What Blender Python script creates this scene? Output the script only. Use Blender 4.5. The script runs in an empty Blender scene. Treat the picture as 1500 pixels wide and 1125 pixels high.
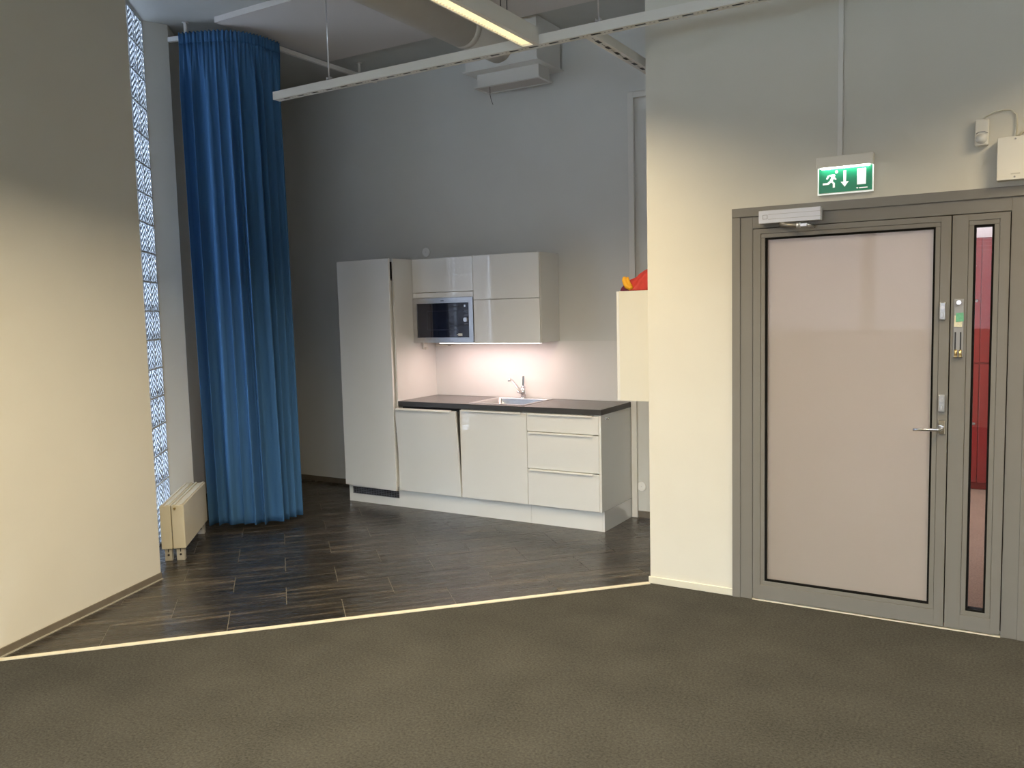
import bpy, bmesh, math, random
from mathutils import Vector, Matrix
random.seed(7)
SC = bpy.context.scene
COL = SC.collection

# ------------------------------------------------------------------ camera
cam_d = bpy.data.cameras.new('camera')
cam = bpy.data.objects.new('camera', cam_d)
COL.objects.link(cam)
FW = Vector((-0.51289782, 0.85400162, -0.08727581))
RT = Vector((0.85810614, 0.51291196, -0.02398287))
UP = Vector((-0.0242834, 0.08719267, 0.99589545))
CAM = Vector((4.8961, -5.3509, 1.5973))
cam.matrix_world = Matrix(((RT.x, UP.x, -FW.x, CAM.x), (RT.y, UP.y, -FW.y, CAM.y),
                           (RT.z, UP.z, -FW.z, CAM.z), (0, 0, 0, 1)))
cam_d.sensor_fit = 'HORIZONTAL'
cam_d.sensor_width = 36.0
cam_d.lens = 36.0 * 1233.27 / 1500.0
cam_d.clip_start = 0.05
SC.camera = cam

# ------------------------------------------------------------------ world, exposure
W = bpy.data.worlds.new('overcast')
SC.world = W
W.use_nodes = True
bg = W.node_tree.nodes['Background']
bg.inputs['Color'].default_value = (0.77, 0.875, 1.0, 1)
bg.inputs['Strength'].default_value = 8.5
SC.view_settings.view_transform = 'Standard'
SC.view_settings.look = 'None'
SC.view_settings.gamma = 1.0
SC.view_settings.use_curve_mapping = False
SC.view_settings.exposure = 1.28
SC.cycles.use_denoising = True
SC.cycles.max_bounces = 10
SC.cycles.diffuse_bounces = 6
LAMP_W = 25.0          # watts of one ceiling luminaire
LAMP_C = (1.0, 0.82, 0.53)
LED_W = 2.2
LED_C = (1.0, 0.72, 0.66)
HALL_W = 2.8

# ------------------------------------------------------------------ materials
MATS = {}
def mat(name, color, rough=0.5, metal=0.0, var=0.04, scale=12.0, bump=0.0, bscale=200.0, coat=0.0, spec=0.5,
        emit=None, estr=0.0, stretch=None):
    if name in MATS:
        return MATS[name]
    m = bpy.data.materials.new(name)
    m.use_nodes = True
    nt = m.node_tree
    N, L = nt.nodes, nt.links
    b = N['Principled BSDF']
    b.inputs['Roughness'].default_value = rough
    b.inputs['Metallic'].default_value = metal
    b.inputs['Specular IOR Level'].default_value = spec
    b.inputs['Coat Weight'].default_value = coat
    b.inputs['Coat Roughness'].default_value = 0.04
    tc = N.new('ShaderNodeTexCoord')
    src = tc.outputs['Object']
    if stretch:
        mp = N.new('ShaderNodeMapping'); mp.inputs['Scale'].default_value = stretch
        L.new(src, mp.inputs['Vector']); src = mp.outputs['Vector']
    nz = N.new('ShaderNodeTexNoise'); nz.inputs['Scale'].default_value = scale; nz.inputs['Detail'].default_value = 4
    L.new(src, nz.inputs['Vector'])
    rp = N.new('ShaderNodeValToRGB')
    c = color
    rp.color_ramp.elements[0].position = 0.3; rp.color_ramp.elements[1].position = 0.7
    rp.color_ramp.elements[0].color = (c[0]*(1-var), c[1]*(1-var), c[2]*(1-var), 1)
    rp.color_ramp.elements[1].color = (min(1, c[0]*(1+var)), min(1, c[1]*(1+var)), min(1, c[2]*(1+var)), 1)
    L.new(nz.outputs['Fac'], rp.inputs['Fac'])
    L.new(rp.outputs['Color'], b.inputs['Base Color'])
    if bump:
        n2 = N.new('ShaderNodeTexNoise'); n2.inputs['Scale'].default_value = bscale; n2.inputs['Detail'].default_value = 3
        L.new(src, n2.inputs['Vector'])
        bp = N.new('ShaderNodeBump'); bp.inputs['Strength'].default_value = bump; bp.inputs['Distance'].default_value = 0.004
        L.new(n2.outputs['Fac'], bp.inputs['Height']); L.new(bp.outputs['Normal'], b.inputs['Normal'])
    if emit:
        b.inputs['Emission Color'].default_value = (*emit, 1)
        b.inputs['Emission Strength'].default_value = estr
    MATS[name] = m
    return m

def clear_glass(name, tint=(0.93, 0.96, 0.95), rough=0.0, boost=1.0):
    """thin pane: transparent with a fresnel reflection"""
    m = bpy.data.materials.new(name); m.use_nodes = True
    nt = m.node_tree; N, L = nt.nodes, nt.links
    N.remove(N['Principled BSDF'])
    out = N['Material Output']
    tr = N.new('ShaderNodeBsdfTransparent'); tr.inputs['Color'].default_value = (*tint, 1)
    gl = N.new('ShaderNodeBsdfGlossy'); gl.inputs['Roughness'].default_value = rough
    fr = N.new('ShaderNodeFresnel'); fr.inputs['IOR'].default_value = 1.5
    mu = N.new('ShaderNodeMath'); mu.operation = 'MULTIPLY'; mu.inputs[1].default_value = boost
    L.new(fr.outputs[0], mu.inputs[0])
    mx = N.new('ShaderNodeMixShader')
    L.new(mu.outputs[0], mx.inputs[0]); L.new(tr.outputs[0], mx.inputs[1]); L.new(gl.outputs[0], mx.inputs[2])
    L.new(mx.outputs[0], out.inputs['Surface'])
    return m

def film_glass(name, col_t, col_d, fac_d=0.45):
    """pane with a frosted film: diffuse transmission plus a sharp surface reflection"""
    m = bpy.data.materials.new(name); m.use_nodes = True
    nt = m.node_tree; N, L = nt.nodes, nt.links
    N.remove(N['Principled BSDF'])
    out = N['Material Output']
    tl = N.new('ShaderNodeBsdfTranslucent'); tl.inputs['Color'].default_value = (*col_t, 1)
    df = N.new('ShaderNodeBsdfDiffuse'); df.inputs['Color'].default_value = (*col_d, 1)
    m1 = N.new('ShaderNodeMixShader'); m1.inputs[0].default_value = fac_d
    L.new(tl.outputs[0], m1.inputs[1]); L.new(df.outputs[0], m1.inputs[2])
    gl = N.new('ShaderNodeBsdfGlossy'); gl.inputs['Roughness'].default_value = 0.015
    fr = N.new('ShaderNodeFresnel'); fr.inputs['IOR'].default_value = 1.5
    m2 = N.new('ShaderNodeMixShader')
    L.new(fr.outputs[0], m2.inputs[0]); L.new(m1.outputs[0], m2.inputs[1]); L.new(gl.outputs[0], m2.inputs[2])
    L.new(m2.outputs[0], out.inputs['Surface'])
    return m

def block_glass():
    """pressed glass: chevron ribs lead more or less daylight through, with a rippled reflection"""
    m = bpy.data.materials.new('pressed_block_glass'); m.use_nodes = True
    nt = m.node_tree; N, L = nt.nodes, nt.links
    N.remove(N['Principled BSDF'])
    out = N['Material Output']
    tc = N.new('ShaderNodeTexCoord')
    sp = N.new('ShaderNodeSeparateXYZ'); L.new(tc.outputs['Object'], sp.inputs[0])
    def math_(op, a, b=None, v=None):
        n = N.new('ShaderNodeMath'); n.operation = op
        L.new(a, n.inputs[0])
        if b is not None: L.new(b, n.inputs[1])
        elif v is not None: n.inputs[1].default_value = v
        return n.outputs[0]
    # chevrons: z*k + |x|*k  -> sine
    ax = math_('ABSOLUTE', sp.outputs['X'])
    s = math_('ADD', math_('MULTIPLY', sp.outputs['Z'], v=150.0), math_('MULTIPLY', ax, v=110.0))
    w = math_('SINE', s)
    nz = N.new('ShaderNodeTexNoise'); nz.inputs['Scale'].default_value = 30.0
    L.new(tc.outputs['Object'], nz.inputs['Vector'])
    w2 = math_('ADD', w, math_('MULTIPLY', nz.outputs['Fac'], v=0.9))
    rp = N.new('ShaderNodeValToRGB')
    rp.color_ramp.elements[0].position = 0.28; rp.color_ramp.elements[1].position = 0.85
    rp.color_ramp.elements[0].color = (0.030, 0.034, 0.042, 1); rp.color_ramp.elements[1].color = (0.31, 0.335, 0.375, 1)
    L.new(math_('MULTIPLY', math_('ADD', w2, v=0.55), v=0.5), rp.inputs['Fac'])
    bp = N.new('ShaderNodeBump'); bp.inputs['Strength'].default_value = 0.8; bp.inputs['Distance'].default_value = 0.006
    L.new(w2, bp.inputs['Height'])
    tr = N.new('ShaderNodeBsdfTransparent'); L.new(rp.outputs['Color'], tr.inputs['Color'])
    tl = N.new('ShaderNodeBsdfTranslucent'); L.new(rp.outputs['Color'], tl.inputs['Color'])
    m0 = N.new('ShaderNodeMixShader'); m0.inputs[0].default_value = 0.22
    L.new(tr.outputs[0], m0.inputs[1]); L.new(tl.outputs[0], m0.inputs[2])
    gl = N.new('ShaderNodeBsdfGlossy'); gl.inputs['Roughness'].default_value = 0.12
    L.new(bp.outputs['Normal'], gl.inputs['Normal'])
    fr = N.new('ShaderNodeFresnel'); fr.inputs['IOR'].default_value = 1.55
    mx = N.new('ShaderNodeMixShader'); L.new(fr.outputs[0], mx.inputs[0])
    L.new(m0.outputs[0], mx.inputs[1]); L.new(gl.outputs[0], mx.inputs[2])
    L.new(mx.outputs[0], out.inputs['Surface'])
    return m

UX, UY = 0.690, 0.724          # direction the floor planks run in
def plank_mat():
    m = bpy.data.materials.new('dark_wood_vinyl'); m.use_nodes = True
    nt = m.node_tree; N, L = nt.nodes, nt.links
    b = N['Principled BSDF']
    tc = N.new('ShaderNodeTexCoord')
    oi = N.new('ShaderNodeObjectInfo')
    mp = N.new('ShaderNodeMapping'); mp.inputs['Rotation'].default_value = (0, 0, -math.atan2(UY, UX))
    L.new(tc.outputs['Object'], mp.inputs['Vector'])
    sc = N.new('ShaderNodeVectorMath'); sc.operation = 'MULTIPLY'; sc.inputs[1].default_value = (1.6, 22.0, 1.0)
    L.new(mp.outputs['Vector'], sc.inputs[0])
    ad = N.new('ShaderNodeVectorMath'); ad.operation = 'ADD'
    cb = N.new('ShaderNodeCombineXYZ')
    r1 = N.new('ShaderNodeMath'); r1.operation = 'MULTIPLY'; r1.inputs[1].default_value = 40.0
    L.new(oi.outputs['Random'], r1.inputs[0]); L.new(r1.outputs[0], cb.inputs['Z'])
    L.new(sc.outputs[0], ad.inputs[0]); L.new(cb.outputs[0], ad.inputs[1])
    nz = N.new('ShaderNodeTexNoise'); nz.inputs['Scale'].default_value = 1.0; nz.inputs['Detail'].default_value = 5
    nz.inputs['Roughness'].default_value = 0.62
    L.new(ad.outputs[0], nz.inputs['Vector'])
    rp = N.new('ShaderNodeValToRGB'); e = rp.color_ramp.elements
    e[0].position = 0.34; e[0].color = (0.012, 0.011, 0.0102, 1)
    e[1].position = 0.72; e[1].color = (0.120, 0.098, 0.074, 1)
    k = e.new(0.52); k.color = (0.030, 0.0265, 0.0225, 1)
    L.new(nz.outputs['Fac'], rp.inputs['Fac'])
    L.new(rp.outputs['Color'], b.inputs['Base Color'])
    n3 = N.new('ShaderNodeTexNoise'); n3.inputs['Scale'].default_value = 6.0
    L.new(ad.outputs[0], n3.inputs['Vector'])
    rr = N.new('ShaderNodeMapRange'); rr.inputs['To Min'].default_value = 0.20; rr.inputs['To Max'].default_value = 0.34
    L.new(n3.outputs['Fac'], rr.inputs['Value']); L.new(rr.outputs[0], b.inputs['Roughness'])
    bp = N.new('ShaderNodeBump'); bp.inputs['Strength'].default_value = 0.06; bp.inputs['Distance'].default_value = 0.002
    L.new(nz.outputs['Fac'], bp.inputs['Height']); L.new(bp.outputs['Normal'], b.inputs['Normal'])
    b.inputs['Specular IOR Level'].default_value = 0.5
    return m

def carpet_mat(name, c0, c1):
    m = bpy.data.materials.new(name); m.use_nodes = True
    nt = m.node_tree; N, L = nt.nodes, nt.links
    b = N['Principled BSDF']; b.inputs['Roughness'].default_value = 0.95; b.inputs['Specular IOR Level'].default_value = 0.1
    tc = N.new('ShaderNodeTexCoord')
    nz = N.new('ShaderNodeTexNoise'); nz.inputs['Scale'].default_value = 95.0; nz.inputs['Detail'].default_value = 6
    nz.inputs['Roughness'].default_value = 0.7
    L.new(tc.outputs['Object'], nz.inputs['Vector'])
    n2 = N.new('ShaderNodeTexNoise'); n2.inputs['Scale'].default_value = 3.0; n2.inputs['Detail'].default_value = 3
    L.new(tc.outputs['Object'], n2.inputs['Vector'])
    ad = N.new('ShaderNodeMath'); ad.operation = 'MULTIPLY_ADD'; ad.inputs[1].default_value = 0.25; 
    L.new(n2.outputs['Fac'], ad.inputs[0]); L.new(nz.outputs['Fac'], ad.inputs[2])
    rp = N.new('ShaderNodeValToRGB')
    rp.color_ramp.elements[0].position = 0.40; rp.color_ramp.elements[1].position = 0.85
    rp.color_ramp.elements[0].color = (*c0, 1); rp.color_ramp.elements[1].color = (*c1, 1)
    L.new(ad.outputs[0], rp.inputs['Fac']); L.new(rp.outputs['Color'], b.inputs['Base Color'])
    bp = N.new('ShaderNodeBump'); bp.inputs['Strength'].default_value = 0.7; bp.inputs['Distance'].default_value = 0.006
    L.new(nz.outputs['Fac'], bp.inputs['Height']); L.new(bp.outputs['Normal'], b.inputs['Normal'])
    return m

def cloth_mat(name, c, rough=0.85):
    m = bpy.data.materials.new(name); m.use_nodes = True
    nt = m.node_tree; N, L = nt.nodes, nt.links
    b = N['Principled BSDF']; b.inputs['Roughness'].default_value = rough
    b.inputs['Specular IOR Level'].default_value = 0.2
    b.inputs['Sheen Weight'].default_value = 0.25; b.inputs['Sheen Tint'].default_value = (c[0]*2, c[1]*2, c[2]*2, 1)
    tc = N.new('ShaderNodeTexCoord')
    nz = N.new('ShaderNodeTexNoise'); nz.inputs['Scale'].default_value = 300.0
    L.new(tc.outputs['Object'], nz.inputs['Vector'])
    rp = N.new('ShaderNodeValToRGB')
    rp.color_ramp.elements[0].color = (c[0]*.85, c[1]*.85, c[2]*.85, 1)
    rp.color_ramp.elements[1].color = (c[0]*1.15, c[1]*1.15, c[2]*1.15, 1)
    L.new(nz.outputs['Fac'], rp.inputs['Fac']); L.new(rp.outputs['Color'], b.inputs['Base Color'])
    return m

WALL = mat('painted_wall', (0.64, 0.625, 0.57), 0.75, var=0.015, scale=3, bump=0.10, bscale=260, spec=0.3)
KWALL = mat('painted_kitchen_wall', (0.63, 0.63, 0.61), 0.75, var=0.015, scale=3, bump=0.10, bscale=260, spec=0.3)
CEIL = mat('painted_concrete_ceiling', (0.47, 0.47, 0.445), 0.9, var=0.04, scale=4, bump=0.1, bscale=60)
BOARD = mat('acoustic_board', (0.62, 0.58, 0.55), 0.95, var=0.03, scale=200)
GLOSSW = mat('gloss_white_front', (0.78, 0.78, 0.77), 0.04, var=0.008, scale=2, coat=1.0)
MATTW = mat('white_melamine', (0.76, 0.76, 0.74), 0.38, var=0.01, scale=5)
CREAMW = mat('cream_melamine', (0.72, 0.70, 0.62), 0.42, var=0.01, scale=5)
WORK = mat('dark_laminate_worktop', (0.10, 0.092, 0.092), 0.26, var=0.18, scale=60, bump=0.03, bscale=300)
WEDGE = mat('worktop_edge', (0.045, 0.045, 0.048), 0.4, var=0.08, scale=40)
STEEL = mat('brushed_steel', (0.60, 0.59, 0.59), 0.28, 1.0, var=0.05, scale=40, stretch=(1, 30, 1))
CHROME = mat('chrome', (0.78, 0.78, 0.80), 0.10, 1.0, var=0.01)
ALU = mat('silver_metal', (0.70, 0.70, 0.72), 0.30, 0.9, var=0.03, scale=30)
BLACK = mat('black_rubber', (0.006, 0.006, 0.006), 0.8, spec=0.1, var=0.1)
DARK = mat('dark_plastic', (0.02, 0.02, 0.024), 0.35, var=0.05)
OVENG = mat('dark_oven_glass', (0.012, 0.014, 0.028), 0.06, var=0.05, spec=0.8)
RADI = mat('cream_enamel', (0.66, 0.62, 0.50), 0.35, var=0.02, scale=8)
RADM = mat('pressed_metal_bracket', (0.55, 0.53, 0.48), 0.45, 0.2, var=0.05, scale=30)
WMET = mat('white_powder_coat', (0.70, 0.69, 0.66), 0.45, var=0.01, scale=10)
DFRAME = mat('grey_brown_frame', (0.185, 0.177, 0.163), 0.42, var=0.02, scale=6)
DUCT = mat('beige_duct', (0.62, 0.585, 0.52), 0.6, var=0.04, scale=5, bump=0.05, bscale=40)
PLASTW = mat('white_plastic', (0.74, 0.72, 0.66), 0.4, var=0.01)
PLASTG = mat('grey_plastic', (0.30, 0.30, 0.30), 0.4, var=0.03)
VSKIRT = mat('brown_vinyl_skirting', (0.15, 0.13, 0.105), 0.22, var=0.12, scale=10)
CSKIRT = mat('cream_skirting', (0.62, 0.60, 0.52), 0.5, var=0.01)
BRASS = mat('pale_threshold_metal', (0.66, 0.61, 0.49), 0.45, 0.0, var=0.06, scale=30)
BRASSY = mat('brass_bolt', (0.62, 0.48, 0.24), 0.3, 1.0, var=0.05)
MORTAR = mat('light_mortar', (0.52, 0.55, 0.58), 0.8, var=0.05, scale=60, bump=0.2, bscale=120)
GROUT = mat('pale_joint', (0.30, 0.28, 0.24), 0.7, var=0.1, scale=40)
WIRE = mat('dark_wire', (0.05, 0.05, 0.05), 0.5)
CABLE = mat('cream_cable', (0.60, 0.57, 0.47), 0.5)
GREEN = mat('sign_green', (0.010, 0.165, 0.075), 0.15, var=0.05, emit=(0.02, 0.30, 0.15), estr=0.06)
SIGNW = mat('sign_white', (0.85, 0.88, 0.86), 0.4, emit=(0.9, 1.0, 0.95), estr=0.16)
TUBE = mat('lit_tube', (1, 1, 1), 0.4, emit=(0.92, 1.0, 0.97), estr=9.0)
LOUVRE = mat('lit_louvre', (0.9, 0.85, 0.7), 0.4, emit=(1.0, 0.86, 0.58), estr=0.62)
LEDM = mat('lit_led_cover', (1, .95, .9), 0.4, emit=(1.0, 0.86, 0.80), estr=2.0)
RED = mat('red_locker_paint', (0.15, 0.008, 0.006), 0.3, var=0.03, coat=0.3)
REDF = cloth_mat('red_nylon', (0.52, 0.055, 0.045), 0.55)
MAROON = cloth_mat('maroon_nylon', (0.12, 0.02, 0.05), 0.6)
YELF = cloth_mat('yellow_nylon', (0.75, 0.38, 0.03), 0.55)
BLUE = cloth_mat('blue_curtain_cloth', (0.052, 0.140, 0.290))
HALLW = mat('hall_wall_paint', (0.66, 0.60, 0.56), 0.8, var=0.02, scale=3)
PRINT = mat('printed_sticker', (0.72, 0.70, 0.55), 0.5, var=0.1, scale=120)
STKG = mat('printed_sticker_green', (0.15, 0.45, 0.28), 0.5, var=0.1, scale=120)
HALLC = carpet_mat('brown_hall_carpet', (0.11, 0.066, 0.042), (0.21, 0.135, 0.088))
CARPET = carpet_mat('dark_carpet', (0.025, 0.0245, 0.0215), (0.081, 0.079, 0.070))
PLANK = plank_mat()
BLOCK = block_glass()
PANE = clear_glass('clear_pane')
SIDEPANE = clear_glass('tinted_pane', (0.80, 0.76, 0.77), boost=1.0)
FILM = film_glass('frosted_film_pane', (0.86, 0.76, 0.70), (0.35, 0.325, 0.265))

# ------------------------------------------------------------------ mesh helpers
def box(bm, x0, x1, y0, y1, z0, z1, bev=0.0, seg=1):
    vs = [bm.verts.new(p) for p in ((x0,y0,z0),(x1,y0,z0),(x1,y1,z0),(x0,y1,z0),(x0,y0,z1),(x1,y0,z1),(x1,y1,z1),(x0,y1,z1))]
    fs = [bm.faces.new([vs[i] for i in f]) for f in ((0,3,2,1),(4,5,6,7),(0,1,5,4),(1,2,6,5),(2,3,7,6),(3,0,4,7))]
    if bev > 0:
        es = list({e for f in fs for e in f.edges})
        r = bmesh.ops.bevel(bm, geom=es, offset=bev, segments=seg, affect='EDGES', profile=0.5)
        return list({v for f in r['faces'] for v in f.verts} | {v for v in vs if v.is_valid})
    return vs

def prism(bm, poly, z0, z1):
    n = len(poly)
    a = [bm.verts.new((p[0], p[1], z0)) for p in poly]
    b = [bm.verts.new((p[0], p[1], z1)) for p in poly]
    bm.faces.new(a[::-1]); bm.faces.new(b)
    for i in range(n):
        bm.faces.new((a[i], a[(i+1) % n], b[(i+1) % n], b[i]))
    return a + b

def prism_y(bm, poly, y0, y1):
    """polygon in XZ extruded along Y"""
    n = len(poly)
    a = [bm.verts.new((p[0], y0, p[1])) for p in poly]
    b = [bm.verts.new((p[0], y1, p[1])) for p in poly]
    bm.faces.new(a); bm.faces.new(b[::-1])
    for i in range(n):
        bm.faces.new((a[(i+1) % n], a[i], b[i], b[(i+1) % n]))
    return a + b

def cyl(bm, p0, p1, r0, r1=None, n=16, caps=True):
    p0 = Vector(p0); p1 = Vector(p1); r1 = r0 if r1 is None else r1
    d = (p1 - p0).normalized()
    a = d.orthogonal().normalized(); b = d.cross(a)
    A = [bm.verts.new(p0 + r0*(a*math.cos(t) + b*math.sin(t))) for t in [2*math.pi*i/n for i in range(n)]]
    B = [bm.verts.new(p1 + r1*(a*math.cos(t) + b*math.sin(t))) for t in [2*math.pi*i/n for i in range(n)]]
    for i in range(n):
        f = bm.faces.new((A[i], A[(i+1) % n], B[(i+1) % n], B[i])); f.smooth = True
    if caps:
        bm.faces.new(A[::-1]); bm.faces.new(B)
    return A + B

def tube(bm, pts, r, n=8):
    """round tube through points, radius may be a list"""
    pts = [Vector(p) for p in pts]
    rs = r if isinstance(r, (list, tuple)) else [r]*len(pts)
    rings = []
    ref = None
    for i, p in enumerate(pts):
        d = (pts[min(i+1, len(pts)-1)] - pts[max(i-1, 0)]).normalized()
        if ref is None:
            ref = d.orthogonal().normalized()
        a = (ref - d*ref.dot(d)).normalized(); ref = a
        b = d.cross(a)
        rings.append([bm.verts.new(p + rs[i]*(a*math.cos(t) + b*math.sin(t))) for t in [2*math.pi*k/n for k in range(n)]])
    for A, B in zip(rings, rings[1:]):
        for i in range(n):
            f = bm.faces.new((A[i], A[(i+1) % n], B[(i+1) % n], B[i])); f.smooth = True
    bm.faces.new(rings[0][::-1]); bm.faces.new(rings[-1])

def slab_hole(bm, x0, x1, y0, y1, z0, z1, hx0, hx1, hy0, hy1):
    def ring(z):
        o = [bm.verts.new(p) for p in ((x0,y0,z),(x1,y0,z),(x1,y1,z),(x0,y1,z))]
        h = [bm.verts.new(p) for p in ((hx0,hy0,z),(hx1,hy0,z),(hx1,hy1,z),(hx0,hy1,z))]
        return o, h
    o0, h0 = ring(z0); o1, h1 = ring(z1)
    for i in range(4):
        j = (i+1) % 4
        bm.faces.new((o1[i], o1[j], h1[j], h1[i]))
        bm.faces.new((o0[j], o0[i], h0[i], h0[j]))
        bm.faces.new((o0[i], o0[j], o1[j], o1[i]))
        bm.faces.new((h0[j], h0[i], h1[i], h1[j]))

def frame_y(bm, x0, x1, z0, z1, w, y0, y1, wt=None, wb=None):
    """rectangular frame standing in the XZ plane"""
    wt = w if wt is None else wt; wb = w if wb is None else wb
    def ring(y):
        o = [bm.verts.new(p) for p in ((x0,y,z0),(x1,y,z0),(x1,y,z1),(x0,y,z1))]
        h = [bm.verts.new(p) for p in ((x0+w,y,z0+wb),(x1-w,y,z0+wb),(x1-w,y,z1-wt),(x0+w,y,z1-wt))]
        return o, h
    o0, h0 = ring(y0); o1, h1 = ring(y1)
    for i in range(4):
        j = (i+1) % 4
        bm.faces.new((o0[i], o0[j], h0[j], h0[i]))
        bm.faces.new((o1[j], o1[i], h1[i], h1[j]))
        bm.faces.new((o0[j], o0[i], o1[i], o1[j]))
        bm.faces.new((h0[i], h0[j], h1[j], h1[i]))

def xf(verts, M):
    for v in verts:
        v.co = M @ v.co

def rot_about(p, axis, ang):
    return Matrix.Translation(p) @ Matrix.Rotation(ang, 4, axis) @ Matrix.Translation(-Vector(p))

def wloc(o):
    p = Vector((0, 0, 0))
    while o is not None:
        p += o.location; o = o.parent
    return p

def obj(name, bm, m, parent=None, origin=None, smooth=None, local=False):
    """link a bmesh given in world coordinates (or parent-local if local) as one mesh object"""
    bmesh.ops.recalc_face_normals(bm, faces=bm.faces[:])
    if parent is not None:
        base = Vector((0, 0, 0)) if local else wloc(parent)
        if base.length: bmesh.ops.translate(bm, verts=bm.verts[:], vec=-base)
    elif origin is not None:
        bmesh.ops.translate(bm, verts=bm.verts[:], vec=-Vector(origin))
    me = bpy.data.meshes.new(name)
    bm.to_mesh(me); bm.free()
    if smooth:
        for p in me.polygons: p.use_smooth = True
    me.materials.append(m)
    o = bpy.data.objects.new(name, me)
    COL.objects.link(o)
    if parent is not None: o.parent = parent
    elif origin is not None: o.location = origin
    return o

def B(name, m, parent, *boxes, bev=0.0, origin=None, local=False):
    bm = bmesh.new()
    for b in boxes: box(bm, *b, bev=bev)
    return obj(name, bm, m, parent, origin, local=local)

def thing(name, label, cat, loc=(0, 0, 0), rz=0.0, group=None):
    o = bpy.data.objects.new(name, None); COL.objects.link(o)
    o.empty_display_size = 0.1
    o.location = loc; o.rotation_euler = (0, 0, rz)
    o['label'] = label; o['category'] = cat
    if group: o['group'] = group
    return o

def tag(o, label, cat, group=None):
    o['label'] = label; o['category'] = cat
    if group: o['group'] = group
    return o

def struct(o, label=None, cat=None):
    o['kind'] = 'structure'
    if label: o['label'] = label
    if cat: o['category'] = cat
    return o

def sempty(name, loc, label, cat):
    o = bpy.data.objects.new(name, None); COL.objects.link(o); o.location = loc
    return struct(o, label, cat)

def area_light(name, loc, sx, sy, watts, color, rot=(0, 0, 0), spread=180, parent=None):
    l = bpy.data.lights.new(name, 'AREA'); l.shape = 'RECTANGLE'; l.size = sx; l.size_y = sy
    l.energy = watts; l.color = color; l.spread = math.radians(spread)
    o = bpy.data.objects.new(name, l); COL.objects.link(o)
    o.rotation_euler = rot
    if parent is not None:
        o.parent = parent; o.location = Vector(loc) - wloc(parent)
    else:
        o.location = loc
    return o

# ------------------------------------------------------------------ main dimensions
ZC = 3.72                       # ceiling
YW = 0.555                      # kitchen back wall
YD = -0.855                     # wall with the exit door
XR = 3.104                      # corner of that wall
XFAR, YREAR = 8.2, -8.3
GD = Vector((-0.650, 0.760)); GN = Vector((0.760, 0.650)); G0 = Vector((0.0096, -1.966))   # line of the glass block wall
WE = Vector((0.408, -2.133)); WD = Vector((0.2884, -0.9575))                                 # end and direction of the left wall
WP2 = WE + WD*2.0
WP3 = Vector((WP2.x, YREAR))

# ------------------------------------------------------------------ setting: floors
TU = Vector((UX, UY)); TV = Vector((-UY, UX))
BT = -2.848                     # where the carpet meets the planks (coordinate along TV)
TA = TU*(-2.05) + TV*BT; TB = TU*1.515 + TV*BT
bm = bmesh.new()
poly = [(TA.x, TA.y), (TB.x+0.01, TB.y+0.01), (XFAR, YD+0.05), (XFAR, YREAR), (WP2.x-0.1, YREAR), (WP2.x-0.1, WP2.y)]
prism(bm, poly, -0.05, 0.0)
struct(obj('floor_carpet', bm, CARPET), 'dark olive grey carpet covering the main room', 'floor')

bm = bmesh.new()
kp = [(TA.x-0.05, TA.y), (TB.x, TB.y), (XR+0.02, YW+0.02), (-2.4, YW+0.02), (-2.0, 0.1), (0.0, -2.3)]
prism(bm, kp, -0.05, -0.0035)
fl = struct(obj('floor_vinyl', bm, GROUT), 'dark wood look vinyl plank floor of the kitchen corner', 'floor')
clipP = [Vector(p) for p in ((TA.x+0.02, TA.y+0.02), (TB.x-0.003, TB.y+0.012), (XR, YW), (-2.2, YW), (-1.95, 0.1))]
def clip_poly(poly, cp):
    out = poly
    for i in range(len(cp)):
        a, b = cp[i], cp[(i+1) % len(cp)]
        d = b - a
        inside = lambda p: d.x*(p.y-a.y) - d.y*(p.x-a.x) >= 0
        res = []
        for k in range(len(out)):
            p, q = out[k], out[(k+1) % len(out)]
            ip, iq = inside(p), inside(q)
            if ip: res.append(p)
            if ip != iq:
                e = q - p; den = d.x*e.y - d.y*e.x
                t = (d.x*(a.y-p.y) - d.y*(a.x-p.x))/den
                res.append(p + e*t)
        out = res
        if not out: return []
    return out
TW, TL, GAP = 0.318, 0.598, 0.0016
for k in range(0, 14):
    b0 = -2.825 + TW*k
    a_off = -0.222 if k % 2 == 0 else -0.522
    for j in range(-10, 8):
        a0 = a_off + TL*j
        poly = [TU*a + TV*b for a, b in ((a0+GAP, b0+GAP), (a0+TL-GAP, b0+GAP), (a0+TL-GAP, b0+TW-GAP), (a0+GAP, b0+TW-GAP))]
        pc = clip_poly(poly, clipP)
        if len(pc) < 3: continue
        ar = abs(sum(pc[i].x*pc[(i+1) % len(pc)].y - pc[(i+1) % len(pc)].x*pc[i].y for i in range(len(pc))))/2
        if ar < 0.004: continue
        bm = bmesh.new(); prism(bm, [(p.x, p.y) for p in pc], -0.0034, random.uniform(-0.0003, 0.0002))
        obj('plank', bm, PLANK, fl)
# threshold strip
bm = bmesh.new()
q = [TU*a + TV*b for a, b in ((-1.90, BT-0.012), (1.51, BT-0.012), (1.51, BT+0.020), (-1.90, BT+0.020))]
vs = prism(bm, [(p.x, p.y) for p in q], -0.004, 0.005)
struct(obj('trim_1', bm, BRASS), 'pale metal threshold strip between carpet and plank floor', 'threshold')

# ------------------------------------------------------------------ setting: walls and ceiling
bm = bmesh.new(); box(bm, -2.6, XFAR+0.2, YREAR-0.2, YW+0.2, ZC, ZC+0.15)
struct(obj('ceiling', bm, CEIL), 'grey painted concrete ceiling', 'ceiling')
bm = bmesh.new(); box(bm, -2.6, XR+0.12, YW, YW+0.15, -0.05, ZC)
struct(obj('wall_back', bm, KWALL), 'grey painted wall behind the kitchenette', 'wall')
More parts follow.
